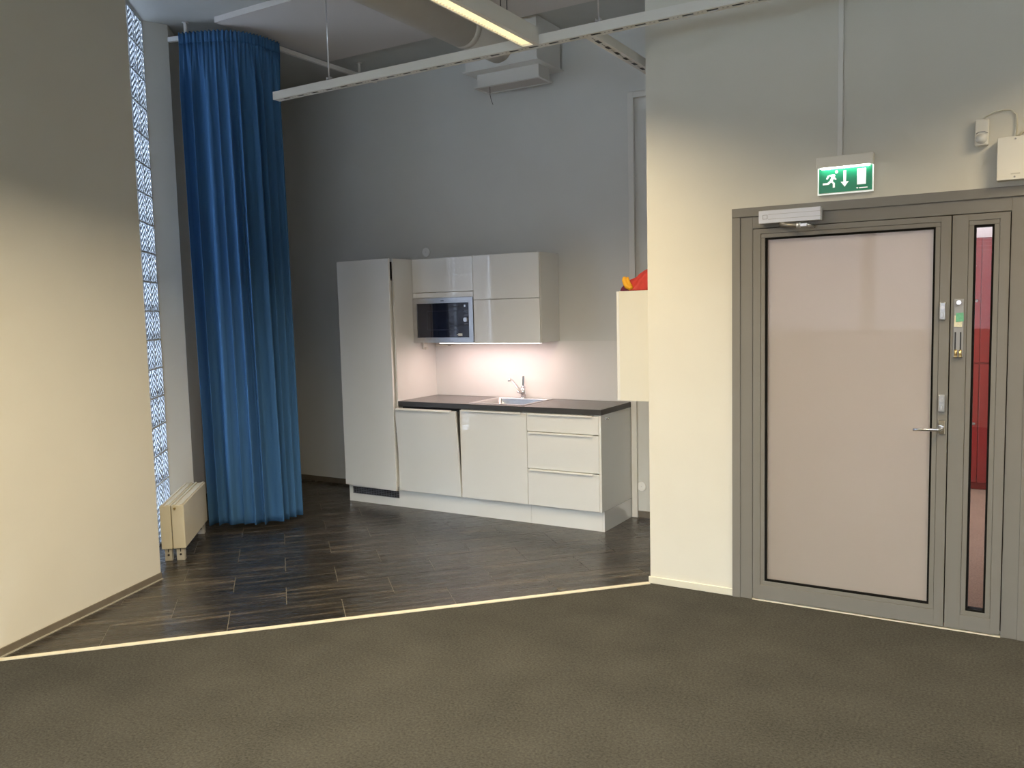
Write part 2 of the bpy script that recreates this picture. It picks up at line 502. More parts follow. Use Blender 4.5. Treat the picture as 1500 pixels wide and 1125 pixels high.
# left wall, ends at the glass block window
OUT = Vector((-0.9575, -0.2884))
bm = bmesh.new()
e2 = G0 + GD*0.02
poly = [WE, WP2, WP3, WP3-Vector((0.3, 0)), WP2-Vector((0.3, 0)), WE+OUT*0.55+WD*0.35, G0+GD*(-0.10)-GN*0.10, G0+GD*0.030-GN*0.05, G0+GD*0.030+GN*0.0]
prism(bm, [(p.x, p.y) for p in poly], -0.05, ZC)
struct(obj('wall_left', bm, WALL), 'warm white painted wall on the left', 'wall')
# pier right of the glass blocks, and the wall going on behind the curtain
SR = 0.812
PL = G0 + GD*SR; PR = Vector((-0.447, -1.190))
bm = bmesh.new()
poly = [PL, PR, PR+GD*0.42, PL+GD*0.44, PL+GD*0.44-GN*0.12, PL-GN*0.12]
prism(bm, [(p.x, p.y) for p in poly], -0.05, ZC)
struct(obj('wall_pier', bm, WALL), 'pale painted pier between glass blocks and blue curtain', 'wall')
bm = bmesh.new()
q0 = PL + GD*0.40; q1 = G0 + GD*3.45
poly = [q0, q1, q1-GN*0.15, q0-GN*0.15]
prism(bm, [(p.x, p.y) for p in poly], -0.05, ZC)
struct(obj('wall_outer', bm, KWALL), 'dark shaded wall behind the blue curtain', 'wall')
# wall with the exit door (opening left free) and its return towards the kitchen
DX0, DX1, DZ = 3.594, 4.968, 2.097
bm = bmesh.new()
prism(bm, [(XR, YD), (DX0+0.002, YD), (DX0+0.002, YD+0.12), (XR+0.12, YD+0.12), (XR+0.12, YW+0.15), (XR, YW+0.0)], -0.05, ZC)
box(bm, DX0+0.002, DX1-0.002, YD, YD+0.12, DZ-0.002, ZC)
box(bm, DX1-0.002, XFAR, YD, YD+0.12, -0.05, ZC)
struct(obj('wall_right', bm, WALL), 'warm white painted wall around the exit door', 'wall')
bm = bmesh.new(); box(bm, XFAR, XFAR+0.15, YREAR, YD+0.12, -0.05, ZC)
struct(obj('wall_side', bm, WALL), 'painted wall on the far right, out of view', 'wall')
# rear wall with three windows
WZ0, WZ1 = 1.18, 3.35
WXS = [(1.25, 3.16), (3.24, 4.75), (4.83, 6.34), (6.42, 7.9)]
bm = bmesh.new()
box(bm, 0.6, XFAR+0.15, YREAR-0.15, YREAR, -0.05, WZ0)
box(bm, 0.6, XFAR+0.15, YREAR-0.15, YREAR, WZ1, ZC)
xs = [0.6] + [v for w in WXS for v in w] + [XFAR+0.15]
for i in range(0, len(xs), 2):
    box(bm, xs[i], xs[i+1], YREAR-0.15, YREAR, WZ0, WZ1)
struct(obj('wall_rear', bm, WALL), 'painted wall with windows behind the camera', 'wall')
for i, (a, b) in enumerate(WXS):
    w = sempty('window_%d' % (i+2), (a, YREAR-0.1, WZ0), 'daylight window in the rear wall with lowered blind', 'window')
    bm = bmesh.new(); frame_y(bm, a, b, WZ0, WZ1, 0.05, YREAR-0.11, YREAR-0.05)
    obj('window_frame', bm, WMET, w)
    B('window_pane', PANE, w, (a+0.05, b-0.05, YREAR-0.083, YREAR-0.079, WZ0+0.05, WZ1-0.05))
    for s in range(22):
        z = WZ1-0.06-s*0.052
        B('blind_slat', WMET, w, (a+0.04, b-0.04, YREAR-0.045, YREAR-0.022, z-0.0015, z+0.0015))

# street outside: ground and a facade across the road
bm = bmesh.new(); box(bm, -30, 40, -45, YREAR-0.16, -0.6, -0.5)
struct(obj('ground_outside', bm, mat('wet_snow', (0.42, 0.43, 0.45), 0.8, var=0.2, scale=0.6)), 'snowy street outside the rear windows', 'ground')
bm = bmesh.new(); box(bm, -30, 40, -27.5, -27.0, -0.5, 7.0)
struct(obj('wall_street', bm, mat('pink_facade', (0.17, 0.135, 0.13), 0.8, var=0.1, scale=0.8)), 'facade across the street outside', 'wall')

# skirtings
bm = bmesh.new()
INW = Vector((0.9575, 0.2884))
prism(bm, [(p.x, p.y) for p in (WE+INW*0.0005, WE+INW*0.008, WP2+INW*0.008, WP2+INW*0.0005)], 0.0, 0.042)
bl = struct(obj('baseboard_left', bm, VSKIRT), 'glossy brown vinyl skirting along the left wall', 'skirting')
bm = bmesh.new(); prism(bm, [(p.x, p.y) for p in (WE+INW*0.0085, WE+INW*0.017, WP2+INW*0.017, WP2+INW*0.0085)], 0.0003, 0.006)
obj('sealant_line', bm, mat('grey_sealant', (0.36, 0.34, 0.29), 0.5), bl)
bm = bmesh.new(); box(bm, XR-0.008, DX0-0.002, YD-0.011, YD-0.0005, 0.0, 0.040, bev=0.002)
struct(obj('baseboard_right', bm, CSKIRT), 'low cream skirting left of the exit door', 'skirting')
bm = bmesh.new(); box(bm, -2.15, -0.02, YW-0.010, YW-0.0005, 0.0, 0.05); box(bm, 2.45, XR-0.001, YW-0.010, YW-0.0005, 0.0, 0.05)
struct(obj('baseboard_back', bm, VSKIRT), 'dark vinyl skirting along the kitchen wall', 'skirting')

# ------------------------------------------------------------------ glass block window
win = sempty('window_1', (G0.x, G0.y, 0), 'tall window of pressed glass blocks beside the left wall', 'window')
NC, NR = 4, 18
CW = (SR - 0.03)/NC
RH = (ZC - 0.03)/NR
bm = bmesh.new()
ang = math.atan2(GD.y, GD.x)
RG = Matrix.Translation((G0.x, G0.y, 0)) @ Matrix.Rotation(ang, 4, 'Z')      # local x along wall, y to outside(-GN)?, z up
# local +y = rotated (-sin, cos) = away from GN or towards it
ysg = 1.0 if (RG.to_3x3() @ Vector((0, 1, 0))).to_2d().dot(GN) > 0 else -1.0
J = 0.006
for c in range(NC+1):
    x = 0.03 + CW*c
    xf(box(bm, x-J, x+J, -0.075, 0.002 if 1 else 0, 0.0, ZC), Matrix.Diagonal((1, ysg, 1, 1)))
for r in range(NR+1):
    z = min(0.012+RH*r, ZC-J)
    xf(box(bm, 0.03, SR, -0.074, 0.0015, z-J, z+J), Matrix.Diagonal((1, ysg, 1, 1)))
bmesh.ops.transform(bm, matrix=RG, verts=bm.verts[:])
obj('mortar_grid', bm, MORTAR, win)
bm = bmesh.new()
hw, hh = CW/2-J, RH/2-J
def rp(f, y): return [bm.verts.new((sx*(hw-f), ysg*y, sz*(hh-f))) for sx, sz in ((-1,-1),(1,-1),(1,1),(-1,1))]
r0, r1, r2, r3 = rp(0, -0.073), rp(0, -0.006), rp(0.008, 0.002), rp(0.016, 0.0035)
for A, C in ((r0, r1), (r1, r2), (r2, r3)):
    for i in range(4): bm.faces.new((A[i], A[(i+1) % 4], C[(i+1) % 4], C[i]))
bm.faces.new(r3)
bmesh.ops.recalc_face_normals(bm, faces=bm.faces[:])
bme = bpy.data.meshes.new('glass_block'); bm.to_mesh(bme); bm.free(); bme.materials.append(BLOCK)
for r in range(NR):
    for c in range(NC):
        o = bpy.data.objects.new('glass_block', bme); COL.objects.link(o); o.parent = win
        lx, lz = 0.03+CW*(c+0.5), 0.012+RH*(r+0.5)
        o.location = (GD.x*lx, GD.y*lx, lz); o.rotation_euler = (0, 0, ang)

# ------------------------------------------------------------------ exit door with side leaf
door = sempty('door_1', (DX0, YD, 0), 'grey brown exit door with frosted pane and narrow side leaf', 'door')
FY0, FY1 = YD-0.012, YD+0.10
bm = bmesh.new()
# frame: jambs and head
for x0, x1 in ((DX0-0.004, 3.697), (4.864, DX1)):
    box(bm, x0, x1, FY0, FY1, 0.0, DZ, bev=0.0015)
box(bm, 3.6965, 4.8645, FY0, FY1, 1.992, DZ, bev=0.0015)
obj('door_frame', bm, DFRAME, door)
bm = bmesh.new()
box(bm, DX0-0.006, DX1+0.002, FY0-0.008, FY0+0.002, 2.055, DZ+0.004, bev=0.0015)
box(bm, DX0-0.006, DX0+0.038, FY0-0.006, FY0+0.002, 0.0, 2.055, bev=0.0015)
box(bm, DX1-0.038, DX1+0.002, FY0-0.006, FY0+0.002, 0.0, 2.055, bev=0.0015)
obj('frame_cover', bm, DFRAME, door)
B('door_threshold', BRASS, door, (3.697, 4.864, YD-0.020, YD+0.06, 0.0005, 0.006))
LY0, LY1 = YD-0.020, YD+0.045
def leaf(nm, x0, x1, gx0, gx1, gz0, gz1, pane_mat, bead=0.022):
    z0, z1 = 0.012, 1.988
    bm = bmesh.new()
    slab = lambda *a: box(bm, *a, bev=0.0012)
    o = (gx0-bead, gx1+bead, gz0-bead, gz1+bead)
    slab(x0, o[0], LY0, LY1, z0, z1); slab(o[1], x1, LY0, LY1, z0, z1)
    slab(o[0]-0.0015, o[1]+0.0015, LY0, LY1, z0, o[2]); slab(o[0]-0.0015, o[1]+0.0015, LY0, LY1, o[3], z1)
    L_ = obj(nm, bm, DFRAME, door)
    bm = bmesh.new()
    y0, y1 = LY0+0.0025, LY1-0.005
    for a in ((o[0]+.001, gx0, gz0, gz1), (gx1, o[1]-.001, gz0, gz1), (o[0]+.001, o[1]-.001, o[2]+.001, gz0-.0005), (o[0]+.001, o[1]-.001, gz1+.0005, o[3]-.001)):
        box(bm, a[0], a[1], y0, y1, a[2], a[3], bev=0.001)
    obj('glazing_bead', bm, DFRAME, L_)
    bm = bmesh.new(); frame_y(bm, gx0, gx1, gz0, gz1, 0.009, LY0+0.006, LY1-0.01)
    obj('black_gasket', bm, BLACK, L_)
    B('glass_pane', pane_mat, L_, (gx0+0.004, gx1-0.004, LY0+0.022, LY0+0.024, gz0+0.004, gz1-0.004))
    return L_
main = leaf('door_leaf', 3.7005, 4.6225, 3.762, 4.557, 0.112, 1.940, FILM)
side = leaf('side_leaf', 4.6275, 4.8605, 4.716, 4.798, 0.106, 1.937, SIDEPANE)
side['label'] = 'narrow side leaf with clear slit pane'
B('rebate_seal', BLACK, door, (4.612, 4.638, YD+0.047, YD+0.060, 0.012, 1.988))
B('rebate_seal', BLACK, door, (4.852, 4.8635, YD+0.047, YD+0.060, 0.012, 1.988))
B('rebate_seal', BLACK, door, (3.6975, 3.710, YD+0.047, YD+0.060, 0.012, 1.988))
B('rebate_seal', BLACK, door, (3.6975, 4.8635, YD+0.047, YD+0.060, 1.980, 1.9915))
# hardware on the main leaf
HY = LY0
bm = bmesh.new(); box(bm, 4.583, 4.614, HY-0.008, HY, 0.957, 1.027, bev=0.003)
hr = obj('handle_plate', bm, CHROME, main)
bm = bmesh.new()
tube(bm, [(4.600, HY-0.006, 0.985), (4.600, HY-0.045, 0.985), (4.596, HY-0.054, 0.985), (4.585, HY-0.056, 0.984), (4.480, HY-0.056, 0.981)], 0.0075, 12)
obj('lever_handle', bm, CHROME, hr, smooth=False)
def lockbox(z0, z1, x0=4.583, x1=4.612):
    bm = bmesh.new(); box(bm, x0, x1, HY-0.013, HY, z0, z1, bev=0.004, seg=2)
    l = obj('lock_case', bm, mat('lock_metal', (0.50, 0.51, 0.54), 0.32, 0.8, var=0.04), main)
    bm = bmesh.new(); cyl(bm, ((x0+x1)/2, HY-0.018, z1-0.025), ((x0+x1)/2, HY-0.012, z1-0.025), 0.009)
    obj('lock_cylinder', bm, STEEL, l)
    B('thumb_turn', ALU, l, ((x0+x1)/2-0.004, (x0+x1)/2+0.004, HY-0.024, HY-0.012, z0+0.012, z0+0.034), bev=0.002)
lockbox(1.065, 1.147); lockbox(1.503, 1.586, 4.580, 4.607)
# bolt plate with stickers on the side leaf
bm = bmesh.new(); box(bm, 4.640, 4.683, HY-0.006, HY, 1.325, 1.600, bev=0.002)
pl = obj('bolt_plate', bm, mat('dull_plate_metal', (0.34, 0.34, 0.34), 0.45, 0.5, var=0.04), side)
bm = bmesh.new(); cyl(bm, (4.661, HY-0.016, 1.583), (4.661, HY-0.005, 1.583), 0.010); obj('lock_cylinder', bm, CHROME, pl)
bm = bmesh.new(); prism_y(bm, [(4.642, 1.470), (4.676, 1.468), (4.678, 1.520), (4.644, 1.523)], HY-0.0085, HY-0.0062); obj('sticker', bm, PRINT, pl)
bm = bmesh.new(); prism_y(bm, [(4.650, 1.492), (4.683, 1.496), (4.681, 1.536), (4.650, 1.534)], HY-0.0105, HY-0.0087); obj('sticker', bm, STKG, pl)
B('bolt_slot', DARK, pl, (4.646, 4.652, HY-0.0075, HY-0.006, 1.345, 1.445), (4.668, 4.674, HY-0.0075, HY-0.006, 1.345, 1.445))
for x in (4.652, 4.671):
    bm = bmesh.new(); cyl(bm, (x-0.0, HY-0.012, 1.326), (x, HY-0.012, 1.362), 0.0065, n=12); box(bm, x-0.007, x+0.007, HY-0.020, HY-0.006, 1.327, 1.337, bev=0.002)
    obj('brass_bolt', bm, BRASSY, pl)

# door closer
dc = thing('door_closer', 'silver door closer with folding arm above the frosted door', 'door closer', (3.895, FY0, 2.04))
bm = bmesh.new(); box(bm, 3.740, 4.046, FY0-0.052, FY0-0.0085, 2.009, 2.075, bev=0.003, seg=2)
obj('closer_body', bm, mat('silver_closer', (0.62, 0.64, 0.70), 0.35, 0.3, var=0.02), dc)
B('body_groove', PLASTG, dc, (3.79, 4.046, FY0-0.0528, FY0-0.0515, 2.053, 2.0545), (3.79, 4.046, FY0-0.0528, FY0-0.0515, 2.029, 2.0305))
bm = bmesh.new(); frame_y(bm, 3.761, 3.785, 2.031, 2.053, 0.002, FY0-0.0532, FY0-0.0515); obj('maker_mark', bm, PLASTG, dc)
bm = bmesh.new()
cyl(bm, (3.852, FY0-0.030, 1.992), (3.852, FY0-0.030, 2.010), 0.012)
tube(bm, [(3.852, FY0-0.040, 2.000), (3.880, FY0-0.075, 1.994), (3.955, FY0-0.125, 1.982)], [0.013, 0.010, 0.009], 8)
obj('closer_arm', bm, mat('dull_arm_metal', (0.30, 0.28, 0.25), 0.35, 0.7, var=0.05), dc)
bm = bmesh.new()
cyl(bm, (3.955, FY0-0.125, 1.970), (3.955, FY0-0.125, 1.994), 0.011); box(bm, 3.957, 3.997, FY0-0.130, FY0-0.116, 1.975, 1.991, bev=0.002)
tube(bm, [(3.990, FY0-0.122, 1.983), (4.002, FY0-0.07, 1.982), (4.005, FY0-0.010, 1.980)], 0.006, 8)
obj('closer_joint', bm, ALU, dc)

# ------------------------------------------------------------------ hall behind the door
HX0, HX1, HY1 = XR+0.14, 6.6, 2.72
bm = bmesh.new(); box(bm, HX0-0.1, HX1, YD+0.06, HY1+0.1, -0.05, -0.001)
struct(obj('floor_hall', bm, HALLC), 'brown carpet of the hall behind the door', 'floor')
bm = bmesh.new(); box(bm, HX0-0.1, HX1, YD+0.12, HY1+0.1, 2.75, 2.85)
struct(obj('ceiling_hall', bm, mat('hall_ceiling', (0.7, 0.68, 0.66), 0.8)), 'pale ceiling of the hall behind the door', 'ceiling')
bm = bmesh.new(); box(bm, HX0-0.1, HX1, HY1, HY1+0.1, -0.05, 2.75)
struct(obj('wall_hall', bm, HALLW), 'pale wall at the end of the hall', 'wall')
bm = bmesh.new(); box(bm, HX1, HX1+0.1, YD+0.12, HY1, -0.05, 2.75)
struct(obj('wall_hall_side', bm, HALLW), 'pale side wall of the hall', 'wall')
bm = bmesh.new(); box(bm, 4.735, 4.86, 2.10, 2.40, 0.0, 2.75); box(bm, 4.725, 4.87, 2.09, 2.41, 0.0, 0.10)
struct(obj('wall_hall_post', bm, mat('hall_post_paint', (0.62, 0.60, 0.55), 0.6)), 'pale post seen through the side pane', 'wall')
for i, x in enumerate((3.74, 4.10, 4.46)):
    lk = thing('locker', ('red locker seen through the slit pane', 'red locker hidden behind the frosted pane, middle one', 'red locker hidden behind the frosted pane, far left')[2-i], 'locker', (x, 2.68, 0), group='red lockers in the hall')
    B('locker_body', RED, lk, (x, x+0.355, 2.635, 2.715, 0.05, 2.10), (x+0.01, x+0.345, 2.66, 2.715, 0.0, 0.05))
    for z0, z1 in ((0.06, 1.06), (1.075, 2.09)):
        for xa, xb in ((x+0.006, x+0.176), (x+0.180, x+0.350)):
            d = B('locker_door', RED, lk, (xa, xb, 2.618, 2.634, z0, z1), bev=0.003)
            bm = bmesh.new(); cyl(bm, (xb-0.03, 2.606, (z0+z1)/2), (xb-0.03, 2.619, (z0+z1)/2), 0.012); obj('locker_knob', bm, CHROME, d)
hl = thing('hall_lamp', 'ceiling lamp of the hall behind the frosted pane', 'lamp', (3.85, 0.3, 2.75))
B('lamp_body', WMET, hl, (3.35, 4.35, 0.20, 0.40, 2.70, 2.749), bev=0.004)
B('lamp_cover', mat('hall_lamp_cover', (1, .95, .9), 0.4, emit=(1.0, 0.88, 0.80), estr=2.0), hl, (3.38, 4.32, 0.22, 0.38, 2.692, 2.6995))
area_light('hall_lamp_light', (3.85, 0.3, 2.685), 0.9, 0.15, HALL_W, (1.0, 0.84, 0.74), parent=hl)

# ------------------------------------------------------------------ kitchenette
FT = 0.019                         # door board thickness
# --- plinth
pt = thing('plinth', 'white plinth running under the whole kitchenette with dark vent grille', 'plinth', (1.2, 0.05, 0))
bm = bmesh.new()
box(bm, 0.002, 0.04, 0.043, 0.058, 0.0, 0.146); box(bm, 0.0395, 0.545, 0.043, 0.058, 0.0, 0.068); box(bm, 0.0395, 0.545, 0.043, 0.058, 0.128, 0.146)
box(bm, 0.5445, 1.799, 0.043, 0.058, 0.0, 0.146)
obj('plinth_board', bm, GLOSSW, pt)
B('plinth_board', GLOSSW, pt, (1.801, 2.385, 0.043, 0.058, 0.0, 0.146))
B('end_board', GLOSSW, pt, (2.386, 2.402, 0.043, 0.548, 0.0, 0.146))
gr = B('vent_grille', DARK, pt, (0.040, 0.545, 0.052, 0.056, 0.068, 0.128))
bm = bmesh.new()
for i in range(19):
    x = 0.046+i*0.0274; box(bm, x, x+0.004, 0.044, 0.050, 0.068, 0.128)
for z in (0.069, 0.083, 0.097, 0.111, 0.124): box(bm, 0.041, 0.544, 0.043, 0.051, z, z+0.003)
obj('grille_bars', bm, mat('grey_grille', (0.16, 0.17, 0.20), 0.4), gr)

# --- tall fridge cabinet
fc = thing('fridge_cabinet', 'tall white fridge cabinet with door slightly ajar', 'cabinet', (0.3, 0.27, 0.148))
bm = bmesh.new()
box(bm, 0.002, 0.018, 0.024, 0.548, 0.148, 2.030); 
box(bm, 0.018, 0.582, 0.024, 0.548, 2.014, 2.030); box(bm, 0.018, 0.582, 0.024, 0.548, 0.148, 0.164); box(bm, 0.018, 0.582, 0.54, 0.548, 0.164, 2.014)
obj('cabinet_body', bm, MATTW, fc)
B('side_panel', MATTW, fc, (0.582, 0.599, 0.002, 0.548, 0.148, 2.032))
M = rot_about((0.004, 0.018, 0), 'Z', math.radians(-4.6))
bm = bmesh.new(); vs = box(bm, 0.001, 0.590, 0.0, FT, 0.150, 2.034, bev=0.0015); bmesh.ops.transform(bm, matrix=M, verts=bm.verts[:])
fd = obj('cabinet_door', bm, GLOSSW, fc)
bm = bmesh.new()
box(bm, 0.03, 0.565, FT+0.002, FT+0.055, 0.17, 0.62, bev=0.006); box(bm, 0.03, 0.565, FT+0.002, FT+0.055, 0.64, 1.86, bev=0.006)
bmesh.ops.transform(bm, matrix=M, verts=bm.verts[:]); obj('inner_fridge_door', bm, MATTW, fd)
bm = bmesh.new()
box(bm, 0.03, 0.565, FT+0.055, FT+0.066, 0.18, 0.61); box(bm, 0.03, 0.565, FT+0.055, FT+0.066, 0.65, 1.85)
bmesh.ops.transform(bm, matrix=M, verts=bm.verts[:]); obj('door_seal', bm, PLASTG, fd)
bm = bmesh.new(); box(bm, 0.022, 0.578, 0.10, 0.535, 0.17, 1.86); obj('fridge_body', bm, MATTW, fc)
B('fridge_vent', DARK, fc, (0.022, 0.578, 0.06, 0.535, 1.875, 2.010))

# --- fronts with grip edge
def front(nm, parent, x0, x1, z0, z1, y=0.0, grip=True, M=None):
    bm = bmesh.new(); box(bm, x0, x1, y, y+FT, z0, z1 - (0.004 if grip else 0), bev=0.0015)
    if M: bmesh.ops.transform(bm, matrix=M, verts=bm.verts[:])
    f = obj(nm, bm, GLOSSW, parent)
    if grip:
        bm = bmesh.new()
        g0, g1 = x0+0.020, x1-0.045
        prof = [(y-0.016, z1-0.004), (y-0.016, z1-0.012), (y-0.0135, z1-0.012), (y-0.0135, z1-0.0035), (y+FT-0.002, z1-0.0035), (y+FT-0.002, z1), (y-0.012, z1)]
        a = [bm.verts.new((g0, p[0], p[1])) for p in prof]; b = [bm.verts.new((g1, p[0], p[1])) for p in prof]
        n = len(prof)
        bm.faces.new(a); bm.faces.new(b[::-1])
        for i in range(n): bm.faces.new((a[(i+1) % n], a[i], b[i], b[(i+1) % n]))
        if M: bmesh.ops.transform(bm, matrix=M, verts=bm.verts[:])
        obj('grip_edge', bm, ALUW, f)
    return f
ALUW = mat('white_grip_profile', (0.80, 0.79, 0.75), 0.35, 0.0, var=0.01)

def carcass(bm, x0, x1, y0=0.022, y1=0.54, z0=0.148, z1=0.842, t=0.016):
    box(bm, x0, x0+t, y0, y1, z0, z1); box(bm, x1-t, x1, y0, y1, z0, z1)
    box(bm, x0+t, x1-t, y0, y1, z0, z0+t); box(bm, x0+t, x1-t, y1-0.008, y1, z0+t, z1); box(bm, x0+t, x1-t, y0, y0+0.06, z1-t, z1)

# dishwasher, door tilted open
dw = thing('dishwasher', 'built-in dishwasher with white front tilted open at the top', 'dishwasher', (0.9, 0.27, 0.148))
B('dishwasher_body', PLASTG, dw, (0.606, 1.194, 0.080, 0.54, 0.150, 0.836))
B('control_strip', DARK, dw, (0.606, 1.194, 0.050, 0.079, 0.770, 0.836))
B('inner_rim', mat('steel_rim', (0.25, 0.27, 0.34), 0.25, 0.8), dw, (0.61, 1.19, 0.045, 0.0495, 0.800, 0.812))
MT = rot_about((0.9, 0.010, 0.150), 'X', math.radians(4.6))
front('front_panel', dw, 0.604, 1.196, 0.150, 0.836, M=MT)
bm = bmesh.new(); box(bm, 0.612, 1.188, FT+0.002, FT+0.050, 0.20, 0.825, bev=0.004); bmesh.ops.transform(bm, matrix=MT, verts=bm.verts[:]); obj('inner_door', bm, STEEL, dw)

# sink cabinet
sk = thing('sink_cabinet', 'white base cabinet with one plain door under the sink', 'cabinet', (1.5, 0.27, 0.148))
bm = bmesh.new(); carcass(bm, 1.201, 1.799); obj('cabinet_body', bm, MATTW, sk)
front('cabinet_door', sk, 1.202, 1.798, 0.150, 0.840)
# drawers
dr = thing('drawer_cabinet', 'white base cabinet with three drawers at the right end', 'cabinet', (2.1, 0.27, 0.148))
bm = bmesh.new(); carcass(bm, 1.801, 2.384); obj('cabinet_body', bm, MATTW, dr)
ep = B('end_panel', MATTW, dr, (2.385, 2.402, 0.003, 0.548, 0.148, 0.8445))
for z0, z1 in ((0.150, 0.424), (0.428, 0.701), (0.705, 0.840)):
    front('drawer', dr, 1.802, 2.384, z0, z1)
bm = bmesh.new(); box(bm, 2.402, 2.406, 0.066, 0.094, 0.806, 0.824, bev=0.001)
tube(bm, [(2.405, 0.072, 0.812), (2.425, 0.070, 0.808), (2.432, 0.068, 0.812), (2.434, 0.068, 0.820)], 0.0035, 8)
tube(bm, [(2.405, 0.090, 0.816), (2.422, 0.096, 0.814), (2.428, 0.10, 0.822)], 0.0035, 8)
obj('coat_hook', bm, CHROME, ep)

# --- worktop with sink cut-out
wt = thing('worktop', 'dark grey laminate worktop with thick front edge', 'worktop', (1.5, 0.27, 0.845))
SX0, SX1, SY0, SY1 = 1.272, 1.722, 0.088, 0.470
bm = bmesh.new(); slab_hole(bm, 0.602, 2.404, 0.000, 0.538, 0.846, 0.885, SX0-0.004, SX1+0.004, SY0-0.004, SY1+0.004)
obj('worktop_slab', bm, WORK, wt)
B('edge_band', WEDGE, wt, (0.602, 2.4055, -0.0025, -0.0002, 0.846, 0.8845), (2.4042, 2.4062, -0.0005, 0.538, 0.846, 0.8845))

# --- sink
si = thing('sink', 'stainless steel sink set into the dark worktop', 'sink', (1.497, 0.28, 0.885))
bm = bmesh.new(); slab_hole(bm, SX0-0.022, SX1+0.022, SY0-0.028, SY1+0.050, 0.8853, 0.8880, SX0, SX1, SY0, SY1); obj('sink_rim', bm, STEEL, si)
bm = bmesh.new()
def rr_ring(x0, x1, y0, y1, z, r, n=5):
    out = []
    for cx, cy, a0 in ((x1-r, y1-r, 0), (x0+r, y1-r, 90), (x0+r, y0+r, 180), (x1-r, y0+r, 270)):
        for i in range(n+1):
            t = math.radians(a0+90*i/n); out.append(bm.verts.new((cx+r*math.cos(t), cy+r*math.sin(t), z)))
    return out
R = [rr_ring(SX0, SX1, SY0, SY1, 0.8875, 0.003), rr_ring(SX0+0.002, SX1-0.002, SY0+0.002, SY1-0.002, 0.880, 0.03), rr_ring(SX0+0.006, SX1-0.006, SY0+0.006, SY1-0.006, 0.765, 0.04), rr_ring(SX0+0.03, SX1-0.03, SY0+0.03, SY1-0.03, 0.742, 0.04)]
for A, C in zip(R, R[1:]):
    for i in range(len(A)): bm.faces.new((A[i], A[(i+1) % len(A)], C[(i+1) % len(A)], C[i]))
bm.faces.new(R[-1])
obj('sink_basin', bm, STEEL, si, smooth=True)
bm = bmesh.new(); cyl(bm, (1.497, 0.29, 0.7425), (1.497, 0.29, 0.7455), 0.045, n=20); obj('drain', bm, CHROME, si)
B('overflow', DARK, si, (1.702, 1.7155, 0.25, 0.31, 0.835, 0.850))

# --- tap
tp = thing('mixer_tap', 'chrome mixer tap standing behind the sink', 'tap', (1.488, 0.497, 0.888))
bm = bmesh.new(); cyl(bm, (1.488, 0.497, 0.8882), (1.488, 0.497, 0.898), 0.026, 0.024, n=20); cyl(bm, (1.488, 0.497, 0.897), (1.488, 0.497, 0.975), 0.020, 0.022, n=20); obj('tap_body', bm, CHROME, tp)
bm = bmesh.new(); tube(bm, [(1.487, 0.490, 0.925), (1.484, 0.462, 0.945), (1.479, 0.40, 1.000), (1.475, 0.345, 1.045), (1.474, 0.322, 1.056), (1.473, 0.308, 1.052), (1.473, 0.304, 1.036)], [0.013, 0.012, 0.0105, 0.010, 0.010, 0.0105, 0.011], 12)
obj('spout', bm, CHROME, tp)
bm = bmesh.new(); cyl(bm, (1.488, 0.497, 0.974), (1.488, 0.497, 0.990), 0.022, 0.016, n=20)
vs = box(bm, 1.479, 1.497, 0.492, 0.502, 0.985, 1.066, bev=0.003); xf(vs, rot_about((1.488, 0.497, 0.985), 'X', math.radians(-6)))
obj('lever', bm, CHROME, tp)
bm = bmesh.new(); tube(bm, [(1.470, 0.490, 0.93), (1.452, 0.482, 0.936), (1.442, 0.478, 0.948)], [0.010, 0.009, 0.008], 10); obj('side_valve', bm, CHROME, tp)

# --- backsplash
bm = bmesh.new(); box(bm, 0.600, 2.388, 0.5395, 0.5535, 0.886, 1.349)
bs = obj('backsplash', bm, mat('gloss_white_laminate', (0.72, 0.71, 0.70), 0.22, var=0.008, scale=3), origin=(1.5, 0.547, 0.886))
tag(bs, 'smooth white splashback board between worktop and wall cabinets', 'backsplash')

# --- wall cabinets
UYF = 0.2385; UZ0, UZ1 = 1.3476, 2.032
ul = thing('wall_cabinet', 'white wall cabinet above the microwave beside the fridge', 'cabinet', (0.9, 0.39, UZ0), group='white wall cabinets over the worktop')
bm = bmesh.new()
y0, y1 = UYF+FT+0.002, 0.552
box(bm, 0.601, 0.616, y0, y1, UZ0, UZ1-0.001); box(bm, 1.184, 1.199, y0, y1, UZ0, UZ1-0.001)
for z in (UZ0, 1.712, UZ1-0.016): box(bm, 0.616, 1.184, y0, y1, z, z+0.015)
box(bm, 0.616, 1.184, y1-0.006, y1, UZ0+0.015, UZ1-0.016)
obj('cabinet_body', bm, MATTW, ul)
front('flap_door', ul, 0.602, 1.198, 1.758, UZ1, UYF, grip=False)
B('filler_strip', GLOSSW, ul, (0.602, 1.198, UYF, UYF+FT, 1.714, 1.7545), bev=0.001)
ur = thing('wall_cabinet', 'white wall cabinet with two flap doors above the sink', 'cabinet', (1.5, 0.39, UZ0), group='white wall cabinets over the worktop')
bm = bmesh.new()
box(bm, 1.201, 1.216, y0, y1, UZ0, UZ1-0.001); box(bm, 1.780, 1.799, y0, y1, UZ0, UZ1-0.001)
for z in (UZ0, 1.680, UZ1-0.016): box(bm, 1.216, 1.780, y0, y1, z, z+0.015)
box(bm, 1.216, 1.780, y1-0.006, y1, UZ0+0.015, UZ1-0.016)
obj('cabinet_body', bm, MATTW, ur)
front('flap_door', ur, 1.202, 1.798, 1.688, UZ1, UYF, grip=False)
front('flap_door', ur, 1.202, 1.798, UZ0, 1.6835, UYF, grip=False)

